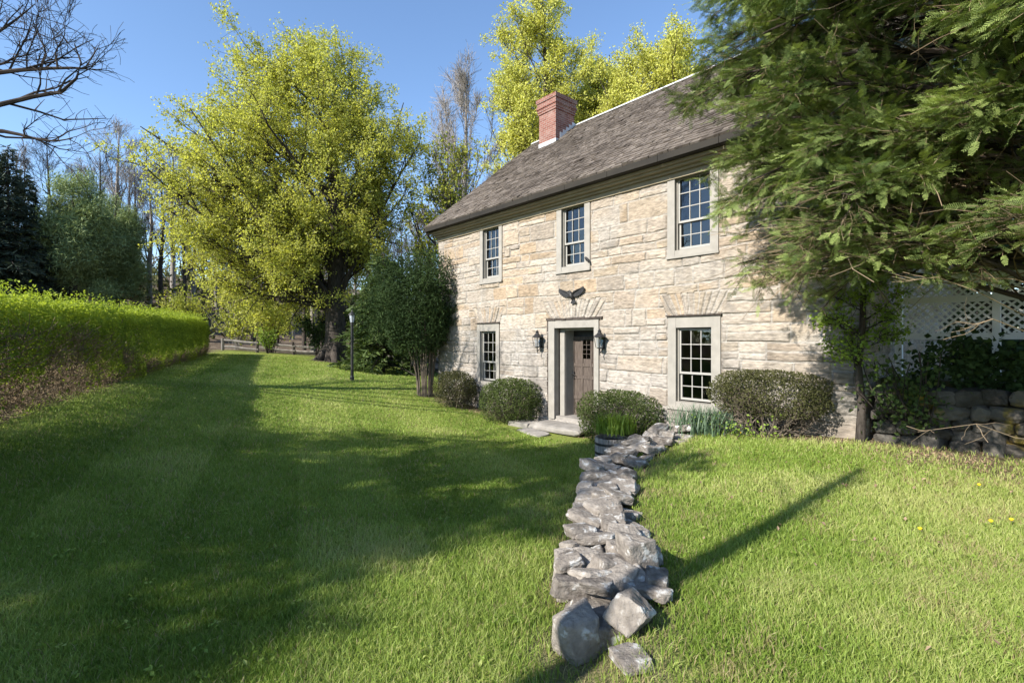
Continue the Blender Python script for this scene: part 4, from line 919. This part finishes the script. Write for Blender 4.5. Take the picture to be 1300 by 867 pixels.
def big_yew():
    rng = np.random.default_rng(131); base = np.array([5.55, 4.95, float(gz(5.55, 4.95))]); root = thing('yew_tree', 'huge evergreen with sweeping flat sprays overhanging the near end of the house', 'tree', base)
    tp = np.array([(0, 0, -.1), (.05, 0, 1.5), (0, .1, 3), (.1, 0, 5), (0, 0, 7), (.1, .1, 9.5)]); b = MB(); b.tubes(tp, np.array([.3, .24, .22, .17, .11, .03]), 12); b.build('trunk', M['bark'], root, smooth=True)
    n1 = 230; th = rng.uniform(0, 2*np.pi, n1*2); zz_ = rng.uniform(2.5, 8.6, n1*2)-base[2]
    bias = .5+.5*np.cos(th-math.radians(170)); kp = rng.random(n1*2) < .35+.65*bias; th, zz_ = th[kp][:n1], zz_[kp][:n1]; n1 = len(th)
    prof = np.interp(zz_, [1.5, 2.2, 3, 4, 5, 6.2, 7.5, 9], [1.7, 2.7, 3.1, 3.35, 3.45, 3.3, 2.5, .9])
    lobe = 1+.20*fbm(th*1.6+7, zz_*.9, 33, 3); rr = prof*lobe*rng.uniform(.72, 1.03, n1)
    # the side over the near end of the facade is kept thinner
    zz_ = zz_-.35*np.clip(np.cos(th-math.radians(300)), 0, 1)*(zz_ < 4); E = np.stack([np.cos(th)*rr, np.sin(th)*rr, zz_], -1); s0 = np.clip(zz_-rng.uniform(-.35, .75, n1), 1.3, 8.8); S = np.stack([0*th, 0*th, s0], -1)
    c = (S+E)/2; c[:, 2] += .14*rr; c += rng.normal(size=c.shape)*.12; p1 = bez(S, E, c, 9); r1 = (.012+.009*rr)[:, None]*np.linspace(1, .16, 9)
    p2, r2 = children(rng, p1, r1, 15, .34, 1.0, 6, .95, -.02, .75, .5, .003, .55, flat=.4); p3, r3 = children(rng, p2, r2, 12, .12, .30, 4, .95, -.03, .8, .6, .002, .35, flat=.4)
    b = MB(); b.tubes(p1, r1, 6); b.tubes(p2, r2, 4); b.build('limbs', M['twig'], root)
    # bare inner twigs
    p4, r4 = children(rng, p1, r1, 22, .06, 1.1, 5, .7, .0, .9, .35, .0028, .2, flat=.5); k4 = (np.hypot(p4[:, -1, 0], p4[:, -1, 1]) < 2.6) | (p4[:, -1, 2] < 2.9); p4 = p4[k4]; r4 = r4[k4]
    dead = np.stack([hand([(0, 0, h0), (-.5, -.3, h0+.02)]+[tuple(P(x, y, 4.35)-base) for x, y in l], 9) for h0, l in ((.62, [(1290, 556), (1240, 538), (1165, 548)]), (1.5, [(1260, 405), (1240, 412), (1215, 408)]), (1.6, [(1240, 370), (1190, 352), (1150, 356)]))])
    p5, r5 = children(rng, dead, np.full((3, 9), .007)*np.linspace(1, .3, 9), 7, .4, .45, 5, .7, 0, .8, .5, .002)
    b = MB(); b.tubes(dead, np.full((3, 9), .007)*np.linspace(1, .25, 9), 5, var=.9); b.tubes(p5, r5, 3, var=.8); b.tubes(p4, r4, 3, var=rng.random(len(p4))); b.tubes(p3, r3, 3, var=.3); b.build('bare_twigs', M['deadtwig'], root)
    # sprays: along every twig, three along and a terminal
    m = len(p3); T = []; D = []; V = []
    tone = np.clip(.30+.25*np.repeat(rng.normal(size=len(p2)), 12)+.12*rng.normal(size=m), 0, 1)
    for f0, sgn in ((.35, 1), (.55, -1), (.72, 1), (.97, 0)):
        c, tg = sample(p3, np.arange(m), np.full(m, f0)); sd = unit(np.cross(tg, (0, 0, 1)))*sgn; T.append(c); D.append(unit(tg+sd*.75+rng.normal(size=tg.shape)*.2-np.array([0, 0, .02]))); V.append(np.clip(tone+.15*rng.normal(size=m)+.35*(sgn == 0), 0, 1))
    c, tg = sample(p2, np.arange(len(p2)), np.full(len(p2), .98)); T.append(c); D.append(tg); V.append(np.full(len(p2), .6))
    T = np.concatenate(T); D = np.concatenate(D); V = np.concatenate(V)
    out = np.hypot(T[:, 0], T[:, 1]); lim = np.interp(T[:, 2], [1.5, 3, 5, 7, 9], [.6, 1.0, 1.1, .6, .1]); kp = (out > lim*rng.uniform(.6, 1.3, len(out))) & (T[:, 2] > 1.8+.4*rng.random(len(T)))
    kp &= ~((T[:, 2] < 3.0+.6*vnoise(T[:, 0]*1.5, T[:, 1]*1.5, 3)) & (rng.random(len(T)) < .55))
    T, D, V = T[kp], D[kp], V[kp]; n = len(T); mt = frame(D, np.array([0, 0, 1.]), rng.normal(size=n)*.5)*rng.uniform(.085, .16, n)[:, None, None]
    b = MB(); b.inst(ST[0], ST[1], mt, T, V); b.build('crown', M['yew'], root)
    print('yew sprays', n)
big_yew()
# slim tree and creeper at the house corner
def corner_tree():
    b0 = np.array([5.08, 7.42, float(gz(5.08, 7.42))]); tp = np.array([(0, 0, -.1), (.03, 0, .5), (-.02, .01, 1.1), (.04, 0, 1.7), (.05, 0, 2.6)])
    broadleaf('corner_sapling', 'slim dark trunk with small glossy leaves at the near corner of the house', 'tree', b0, tp, [.068, .056, .05, .042, .02], (-.05, -.1, 1.75), (.55, .4, .75), 16, 8, 6, 3, .055, 'bright', 'bark', 'twig', 141, ang=.5, lo=-.7, l2=.4, l3=.2, spread=.7, r1=.016, z0=1.0, z1=2.5, twig_r=.0025)
corner_tree()

# ------------------------------------------------------------------ retaining wall, terrace, lattice
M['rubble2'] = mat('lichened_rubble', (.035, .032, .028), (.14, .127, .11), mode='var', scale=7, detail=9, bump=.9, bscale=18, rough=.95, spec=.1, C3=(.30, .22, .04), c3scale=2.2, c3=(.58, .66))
rr_ = np.random.default_rng(55); b = MB(); z = -.25
while z < 1.15:
    h = rr_.uniform(.12, .25); x = 5.95+rr_.uniform(-.05, .1)
    while x < 10.2:
        w_ = rr_.uniform(.14, .44); hh_ = h*rr_.uniform(.8, 1.25); place_rock(b, rr_, (x+w_/2, .10+.06*z+rr_.normal()*.04, z+h/2), (w_*1.12, .5, hh_*1.15), rr_.normal()*.12, (rr_.normal()*.08, rr_.normal()*.1), n=3, rough=.2, cuts=9); x += w_
    z += h*.88
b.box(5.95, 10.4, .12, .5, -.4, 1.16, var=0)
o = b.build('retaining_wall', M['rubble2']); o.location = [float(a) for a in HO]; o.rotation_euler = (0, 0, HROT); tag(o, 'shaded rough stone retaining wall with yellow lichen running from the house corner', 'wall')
b = MB(); b.box(5.93, 16, .45, 8, .9, 1.3); o = b.build('terrace', mat('terrace_soil', (.05, .05, .02), (.10, .10, .04), scale=3, bump=.6, rough=.95)); o.location = [float(a) for a in HO]; o.rotation_euler = (0, 0, HROT); tag(o, 'raised planted terrace above the retaining wall', 'terrace', kind='structure')
lat = thing('lattice_fence', 'white lattice screen standing on the terrace behind the evergreen boughs', 'fence', H(6.0, 1.2, 1.3), HROT)
z0, z1, Lx = .64, 1.52, 2.3
b = MB()
for x in (0, 1.15, 2.3): b.box(x-.045, x+.045, -.045, .045, -.1, z1+.06)
for z in (z0, 1.20, z1): b.box(.046, Lx-.046, -.035, .035, z-.05, z+.05)
b.build('frame', M['white'], lat)
b = MB(); pit = .105
for (za, zb) in ((z0+.05, 1.15), (1.25, z1-.05)):
    for sg in (1, -1):
        h = zb-za
        for u in np.arange(-h, Lx, pit):
            x0, zz0, x1, zz1 = u, za, u+h, zb
            if x0 < .05: zz0 += .05-x0; x0 = .05
            if x1 > Lx-.05: zz1 -= x1-(Lx-.05); x1 = Lx-.05
            if x1-x0 < .03: continue
            if sg < 0: x0, x1 = Lx-x0, Lx-x1
            c = np.array([(x0+x1)/2, .006*sg, (zz0+zz1)/2]); d = np.array([(x1-x0)/2, 0, (zz1-zz0)/2]); nrm = unit(np.array([-d[2], 0, d[0]]))*.014
            b.obox(c, d, (0, .005, 0), nrm)
b.build('lattice', M['white'], lat)
def creeper(label, x0, x1, z0, z1, y, n, seed, lm='yew', ls=.075, name='creeper'):
    rng = np.random.default_rng(seed); root = thing(name, label, 'plant', H((x0+x1)/2, y, z0), HROT); w = (x1-x0)/2
    ns = 18; S = np.stack([rng.uniform(-w, w, ns), rng.normal(size=ns)*.03, np.zeros(ns)], -1); E = S+np.stack([rng.normal(size=ns)*.2, rng.normal(size=ns)*.04-.05, rng.uniform(.4, 1, ns)*(z1-z0)], -1)
    p = bez(S, E, (S+E)/2+rng.normal(size=S.shape)*.08, 6); r = np.full((ns, 6), .007); b = MB(); b.tubes(p, r, 4); b.build('stems', M['twig'], root)
    w_ = rng.integers(0, ns, n); c, _ = sample(p, w_, rng.random(n)); c += rng.normal(size=c.shape)*np.array([.12, .05, .1]); b = MB(); b.leaves(rng, c, ls, (0, -1, .6), .4, .7); b.build('leaves', M[lm], root)
creeper('green leafy creeper hanging on the retaining wall below the lattice', 6.1, 6.7, .75, 1.75, -.22, 620, 151, 'hemlock')
creeper('dark overgrown plants along the top of the retaining wall', 6.35, 9.5, 1.28, 1.95, .25, 4400, 152, 'yewdark', .09, 'terrace_shrub')
creeper('weedy green sprigs sprouting under the browning shrub', 3.75, 4.75, -.02+.2, .62, -.78, 420, 153, 'bright', .05, 'weed_clump')

# ------------------------------------------------------------------ strap-leaved clumps and planter
def blades(name, label, c, w, n, h, lm, seed, width=.012, lean=.4, cat='plant'):
    rng = np.random.default_rng(seed); root = None
    S = np.stack([rng.normal(size=n)*w*.3, rng.normal(size=n)*w*.22, np.zeros(n)], -1); hh = h*rng.uniform(.55, 1.1, n); a = rng.uniform(0, 6.28, n); ln = lean*rng.uniform(.2, 1.3, n)*hh
    t = np.linspace(0, 1, 6)[None, :]; d = np.stack([np.cos(a), np.sin(a), 0*a], -1)
    pth = S[:, None]+d[:, None]*(ln[:, None]*t**2)[..., None]+np.array([0, 0, 1.])*(hh[:, None]*(t-.22*lean*t**3))[..., None]
    sd = np.stack([-np.sin(a), np.cos(a), 0*a], -1)[:, None]*(width*(1-t**2.2)+.0008)[..., None]*.5
    v = np.stack([pth-sd, pth+sd], 2).reshape(n, 12, 3); q0 = np.array([(2*k, 2*k+1, 2*k+3, 2*k+2) for k in range(5)]); q = (q0[None]+(np.arange(n)*12)[:, None, None]).reshape(-1, 4)
    b = MB(); b.add(v.reshape(-1, 3), q, var=np.repeat(rng.random(n), 12)); o = b.build(name, M[lm]); o.location = [float(x) for x in c]; return tag(o, label, cat)
blades('daffodil_clump', 'clump of blue green daffodil leaves between stone wall and browning shrub', G(3.42, 8.80, 0), 1.0, 520, .52, 'daffodil', 161, .016, .5)
blades('daylily_clump', 'bright green grassy tuft growing in the wooden tub', (1.80, 8.95, .10), .60, 460, .40, 'bright', 162, .016, .7)
pl = thing('wooden_planter', 'weathered wooden half tub at the bend of the stone wall', 'planter', G(1.74, 8.9, .03))
b = MB(); ns = 18
for k in range(ns):
    a = 2*math.pi*k/ns; rr = .27; d = np.array([math.cos(a), math.sin(a), 0]); tg = np.array([-d[1], d[0], 0]); b.obox(d*rr+np.array([0, 0, .17]), tg*(rr*math.pi/ns*.95), d*.013, np.array([0, 0, .17]), var=.5)
b.build('staves', M['greywood'], pl)
b = MB(); b.lathe([(0, .27), (.26, .27), (.26, .1), (0, .1)], sides=18); b.build('soil', mat('dark_soil', (.03, .024, .018), (.07, .055, .04), scale=9, rough=.95, bump=.6), pl)
b = MB(); b.lathe([(.286, .22), (.290, .22), (.290, .26), (.286, .26)], sides=24); b.lathe([(.286, .06), (.290, .06), (.290, .10), (.286, .10)], sides=24); b.build('hoop', M['iron'], pl)

# ------------------------------------------------------------------ lantern, lamp, eagle, fence
def wall_lantern(x, label):
    r = thing('wall_lantern', label, 'lantern', H(x, -.02, 1.55), HROT, 'lanterns flanking the door')
    b = MB(); b.box(-.045, .045, -.022, .0, .12, .40); b.build('backplate', M['iron'], r)
    b = MB(); b.tubes(np.array([(0, -.02, .34), (0, -.08, .42), (0, -.14, .42), (0, -.15, .36)]), np.full(4, .011), 6)
    b.tubes(np.array([(0, -.02, .18), (0, -.06, .10), (0, -.13, .04), (0, -.15, .1)]), np.full(4, .010), 6); b.build('bracket', M['iron'], r)
    b = MB(); b.tubes(np.array([(0, -.15, .12), (0, -.15, .02), (.015, -.15, -.02), (.02, -.13, .0)]), np.array([.018, .012, .009, .006]), 6); b.build('tail_scroll', M['iron'], r)
    b = MB()
    for sx in (-1, 1):
        for sy in (-1, 1): b.tubes(np.array([(sx*.055, -.15+sy*.055, .15), (sx*.085, -.15+sy*.085, .38)]), np.full(2, .009), 4)
    b.lathe([(.0, .12), (.085, .14), (.085, .155), (0, .155)], (0, -.15, 0), 4); b.lathe([(.125, .375), (.125, .39), (.11, .395)], (0, -.15, 0), 4); b.build('cage', M['iron'], r)
    b = MB(); b.lathe([(.068, .156), (.108, .374)], (0, -.15, 0), 4); b.build('lamp_glass', M['glass'], r)
    b = MB(); b.lathe([(.14, .385), (.12, .41), (.06, .46), (.035, .50), (.045, .52), (.02, .55), (.0, .58)], (0, -.15, 0), 10); b.build('cap', M['iron'], r)
wall_lantern(-1.06, 'black iron lantern on the wall left of the door'); wall_lantern(.93, 'black iron lantern on the wall right of the door')

lp = thing('lamp_post', 'slim black lamp post with a glass lantern on the lawn before the large tree', 'street lamp', G(-5.54, 17.6, 0))
b = MB(); b.lathe([(.0, -.1), (.075, -.1), (.075, .12), (.055, .16), (.05, .5), (.05, 1.9), (.06, 1.92), (.06, 1.96), (.035, 2.0), (0, 2.0)], sides=12); b.build('pole', M['iron'], lp, smooth=False)
b = MB()
for k in range(4): a = math.pi/2*k+.4; b.tubes(np.array([(.06*math.cos(a), .06*math.sin(a), 2.0), (.11*math.cos(a), .11*math.sin(a), 2.27)]), np.full(2, .009), 4)
b.lathe([(.0, 1.99), (.07, 1.99), (.07, 2.01), (0, 2.01)], sides=8); b.build('cage', M['iron'], lp)
b = MB(); b.lathe([(.055, 2.01), (.10, 2.265)], sides=8); b.build('lamp_glass', M['lampglass'], lp)
b = MB(); b.lathe([(.0, 2.268), (.135, 2.268), (.125, 2.29), (.07, 2.36), (.03, 2.39), (.02, 2.44), (0, 2.46)], sides=8); b.build('cap', M['iron'], lp)

eg = thing('eagle_ornament', 'black iron eagle with spread wings on the wall above the door', 'ornament', H(0.0, -.035, 2.88), HROT); eg.scale = (.92, .92, .74)
b = MB(); b.tubes(np.array([(-.02, -.05, .16), (0, -.06, .10), (.02, -.06, .03), (.04, -.05, -.05), (.05, -.04, -.1)]), np.array([.03, .06, .065, .045, .02]), 8, cap=True)
b.tubes(np.array([(-.02, -.05, .15), (-.05, -.065, .19), (-.09, -.07, .175), (-.12, -.07, .15)]), np.array([.03, .033, .024, .004]), 8, cap=True); b.build('body', M['iron'], eg, smooth=True)
for sg in (-1, 1):
    b = MB(); nf = 9
    for k in range(nf):
        f = k/(nf-1); st = np.array([sg*(.02+.15*f), -.045, .06+.10*f]); ang_ = math.radians(-20+46*f); L_ = .15+.16*math.sin(f*2.2)
        d = np.array([sg*math.cos(ang_), -.02*k/nf, math.sin(ang_)]); d /= np.linalg.norm(d); n_ = np.array([-d[2]*sg, 0, d[0]*sg])
        b.obox(st+d*L_/2+np.array([0, .003*(k % 2), 0]), d*L_/2, (0, .006, 0), n_*.022)
    b.tubes(np.array([(sg*.03, -.05, .08), (sg*.12, -.06, .16), (sg*.24, -.06, .21), (sg*.36, -.05, .26)]), np.array([.03, .03, .022, .008]), 6, cap=True); b.build('wing', M['iron'], eg)
b = MB()
for k in range(5): a = math.radians(-112+k*14); d = np.array([math.cos(a), 0, math.sin(a)]); b.obox(np.array([.05, -.04, -.06])+d*.08, d*.08, (0, .005+.001*k, 0), np.array([-d[2], 0, d[0]])*.018)
b.build('tail', M['iron'], eg)

fn = thing('rail_fence', 'weathered split rail fence along the edge of the woodland', 'fence', (-9, 28.6, float(gz(-9, 28.6))))
fo = np.array(fn.location); FP = [(-17.2, 30.2), (-14.9, 29.7), (-12.6, 29.3), (-10.3, 28.8), (-8.0, 28.2), (-6.2, 26.8), (-4.4, 25.4), (-2.4, 24.7), (-.3, 24.2)]
rf = np.random.default_rng(9); pts = [np.array([x, y, float(gz(x, y))])-fo for x, y in FP]
for k, p in enumerate(pts):
    b = MB(); b.tubes(np.array([p+[0, 0, -.2], p+[.01, 0, .4], p+[rf.normal()*.03, 0, .72]]), np.array([.09, .085, .075]), 6, cap=True); b.build('post', M['darkwood'] if k % 3 else M['rail'], fn)
for a, b_ in zip(pts[:-1], pts[1:]):
    for zr in (.24, .54):
        d = unit(b_-a); q0 = a-d*.12+[0, .05, zr+rf.normal()*.03]; q1 = b_+d*.12+[0, -.05, zr+rf.normal()*.03]; b = MB(); b.tubes(np.array([q0, q0*.67+q1*.33+[0, 0, rf.normal()*.03], q0*.33+q1*.67+[0, 0, rf.normal()*.03], q1]), np.array([.05, .07, .07, .05]), 5, cap=True); b.build('rail', M['rail'], fn)

# ------------------------------------------------------------------ grass
def grass():
    rng = np.random.default_rng(201); out = MB(); N = 640000
    # distance-weighted sampling: constant per-pixel density
    u = rng.random(N); Yd = np.where(u < .2, rng.uniform(1.6, 3.6, N), 3.4*np.exp(rng.random(N)*math.log(27/3.4))); x = rng.uniform(-1, 1, N)*(1.14*Yd+.8)
    w = woodland(x, Yd); pw = np.interp(Yd, WP[:, 1], WP[:, 0]); dw = np.abs(x-pw-.02); onwall = (dw < np.interp(Yd, [2, 3.2, 4, 9], [.0, .20, .25, .25])) & (Yd < 9.7) & (Yd > 3.1)
    al = (x-1.45)*.6523-(Yd-12)*.7580; bx = (x-1.45)*-.7580+(Yd-12)*-.6523
    inside = (bx < .1) & (al > -6) & (al < 16); step_ = (np.abs(al+.2) < 1.2) & (bx > 0) & (bx < 1.2)
    kp = (rng.random(N) > w*.97) & ~onwall & ~inside & ~step_
    x, Yd = x[kp], Yd[kp]; pw = pw[kp]; n = len(x); z = gz(x, Yd)
    right = x > pw
    pat = fbm(x*.9, Yd*.9, 51, 4); dry = fbm(x*2.2+9, Yd*2.2, 57, 4)
    h = (.045+.02*pat+.03*rng.random(n))*np.where(right, 1.1, 1.0); h *= np.interp(Yd, [2, 5, 12, 30], [1, 1., .8, .6])
    near = np.exp(-np.abs(x-pw-.05)/.35)*(Yd < 9.5); h *= 1+.7*near*rng.random(n)
    wd = np.interp(Yd, [2, 4, 8, 25], [.0042, .0055, .010, .026])*rng.uniform(.7, 1.3, n)
    a = rng.uniform(0, 6.28, n); ln = h*rng.uniform(.15, .95, n); d = np.stack([np.cos(a), np.sin(a), 0*a], -1); f = rng.uniform(0, 6.28, n); sd = np.stack([np.cos(f), np.sin(f), 0*f], -1)*wd[:, None]*.5
    b0 = np.stack([x, Yd, z-.006], -1); mid = b0+d*(ln*.3)[:, None]+np.array([0, 0, 1.])*(h*.6)[:, None]; tip = b0+d*ln[:, None]+np.array([0, 0, 1.])*(h*.98)[:, None]
    v = np.stack([b0-sd, b0+sd, mid-sd*.8, mid+sd*.8, tip], 1).reshape(-1, 3)
    t0 = np.array([(0, 1, 3), (0, 3, 2), (2, 3, 4)]); t = (t0[None]+(np.arange(n)*5)[:, None, None]).reshape(-1, 3)
    # mowing lanes running away from the camera on the left lawn
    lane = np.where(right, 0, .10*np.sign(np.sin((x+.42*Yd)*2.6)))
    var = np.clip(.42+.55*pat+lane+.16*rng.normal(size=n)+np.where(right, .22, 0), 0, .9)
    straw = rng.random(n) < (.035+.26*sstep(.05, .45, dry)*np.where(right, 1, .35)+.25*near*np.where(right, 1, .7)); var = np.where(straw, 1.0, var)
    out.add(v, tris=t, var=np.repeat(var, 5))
    # broad-leaved weeds between the blades
    k = 230; wy = np.exp(rng.uniform(math.log(2.2), math.log(11), k)); wx = rng.uniform(-1, 1, k)*wy*1.05; ok = (woodland(wx, wy) < .3) & (np.abs(wx-np.interp(wy, WP[:, 1], WP[:, 0])) > .45); wx, wy = wx[ok], wy[ok]; k = len(wx)
    cx_ = np.repeat(wx, 8)+rng.normal(size=k*8)*.035; cy_ = np.repeat(wy, 8)+rng.normal(size=k*8)*.035; out.leaves(rng, np.stack([cx_, cy_, gz(cx_, cy_)+.035+.02*rng.random(k*8)], -1), .036, (0, 0, 1), .6, .55, np.clip(rng.normal(.35, .2, k*8), 0, .8))
    m = bpy.data.materials.new('grass_blade'); m.use_nodes = True; nt = m.node_tree; Nn = nt.nodes; L = nt.links; pb = Nn['Principled BSDF']; pb.inputs['Roughness'].default_value = .5; pb.inputs['Specular IOR Level'].default_value = .3
    at = Nn.new('ShaderNodeAttribute'); at.attribute_name = 'var'; cr = Nn.new('ShaderNodeValToRGB'); L.new(at.outputs['Fac'], cr.inputs[0]); e = cr.color_ramp.elements
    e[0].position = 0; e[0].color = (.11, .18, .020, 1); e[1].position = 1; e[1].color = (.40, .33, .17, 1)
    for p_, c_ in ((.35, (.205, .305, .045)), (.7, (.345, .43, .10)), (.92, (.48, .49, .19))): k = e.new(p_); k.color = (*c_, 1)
    tr = Nn.new('ShaderNodeBsdfTranslucent'); ms = Nn.new('ShaderNodeMixShader'); ms.inputs[0].default_value = .45; L.new(cr.outputs[0], pb.inputs['Base Color']); L.new(cr.outputs[0], tr.inputs['Color']); L.new(pb.outputs[0], ms.inputs[1]); L.new(tr.outputs[0], ms.inputs[2]); L.new(ms.outputs[0], Nn['Material Output'].inputs['Surface'])
    o = out.build('grass', m); tag(o, 'short mown grass blades covering both lawns', 'grass', kind='stuff'); print('blades', n)
grass()
# dry leaves under the yew and along the beds
rl = np.random.default_rng(211); n = 2600; x = np.concatenate([rl.normal(5.4, .7, n//2), rl.uniform(-2, 5.4, n//2)]); al_ = (x[n//2:]-1.45); y = np.concatenate([rl.normal(6.5, .55, n//2), 12-al_*1.162-rl.uniform(.25, 1.0, n//2)])
x = np.concatenate([x, rl.uniform(1.5, 6, 150)]); y = np.concatenate([y, rl.uniform(2.2, 6.5, 150)]); b = MB(); b.leaves(rl, np.stack([x, y, gz(x, y)+np.where(np.arange(len(x)) < n, .015, .06)], -1), .042, (0, 0, 1), .75, .6); tag(b.build('dry_leaves', M['litter']), 'fallen dry leaves along the house beds and under the evergreen', 'leaves', kind='stuff')
# a few dandelions
GD = 'dandelions on the near lawn'
dd = None
for (px, py) in ((1258, 674), (1284, 672), (1243, 626), (1168, 684), (940, 556)):
    Yd = EYE*F/(py-430)
    for _ in range(4): zq = float(gz((px-650)/F*Yd, Yd)); Yd = (EYE-zq)*F/(py-430)
    p = gpt(px, Yd)
    if dd is None:
        dd = thing('dandelion', 'yellow dandelion in the grass of the upper lawn', 'flower', p, 0, GD)
        b = MB(); b.tubes(np.array([(0, 0, 0), (.004, 0, .04), (0, 0, .08)]), np.full(3, .003), 5); b.build('stem', M['bright'], dd)
        b = MB(); b.lathe([(0, .075), (.010, .08), (.016, .09), (.015, .096), (.008, .1), (0, .1)], sides=10); b.build('flower_head', M['dandelion'], dd)
    else: dup(dd, p, 1)

# ------------------------------------------------------------------ light, camera
AZ, EL = math.radians(51), math.radians(32)              # light travels towards AZ (from +Y to +X)
w = bpy.data.worlds.new('World'); bpy.context.scene.world = w; w.use_nodes = True; nt = w.node_tree
sky = nt.nodes.new('ShaderNodeTexSky'); sky.sky_type = 'NISHITA'; sky.sun_disc = False; sky.sun_elevation = EL; sky.sun_rotation = AZ+math.pi
sky.air_density = 1.0; sky.dust_density = .15; sky.ozone_density = 3.6; sky.altitude = 200
bg = nt.nodes['Background']; bg.inputs['Strength'].default_value = .125; nt.links.new(sky.outputs[0], bg.inputs['Color'])
sl_ = bpy.data.lights.new('Sun', 'SUN'); sl_.energy = 4.7; sl_.angle = math.radians(.5); sl_.color = (1, .945, .86)
so = bpy.data.objects.new('Sun', sl_); C.objects.link(so)
dv = Vector((math.sin(AZ)*math.cos(EL), math.cos(AZ)*math.cos(EL), -math.sin(EL))); so.rotation_euler = dv.to_track_quat('-Z', 'Y').to_euler(); so.location = (-20, -16, 20)
cam = bpy.data.cameras.new('Camera'); cam.sensor_width = 36; cam.lens = F/1300*36; cam.shift_y = -3.5/1300; cam.clip_end = 2000; cam.clip_start = .05
co = bpy.data.objects.new('Camera', cam); C.objects.link(co); co.location = (0, 0, EYE); co.rotation_euler = (math.pi/2, 0, 0)
sc = bpy.context.scene; sc.camera = co
sc.view_settings.view_transform = 'Standard'; sc.view_settings.look = 'None'; sc.view_settings.gamma = 1; sc.view_settings.exposure = 1.15
sc.cycles.max_bounces = 6; sc.cycles.transparent_max_bounces = 12
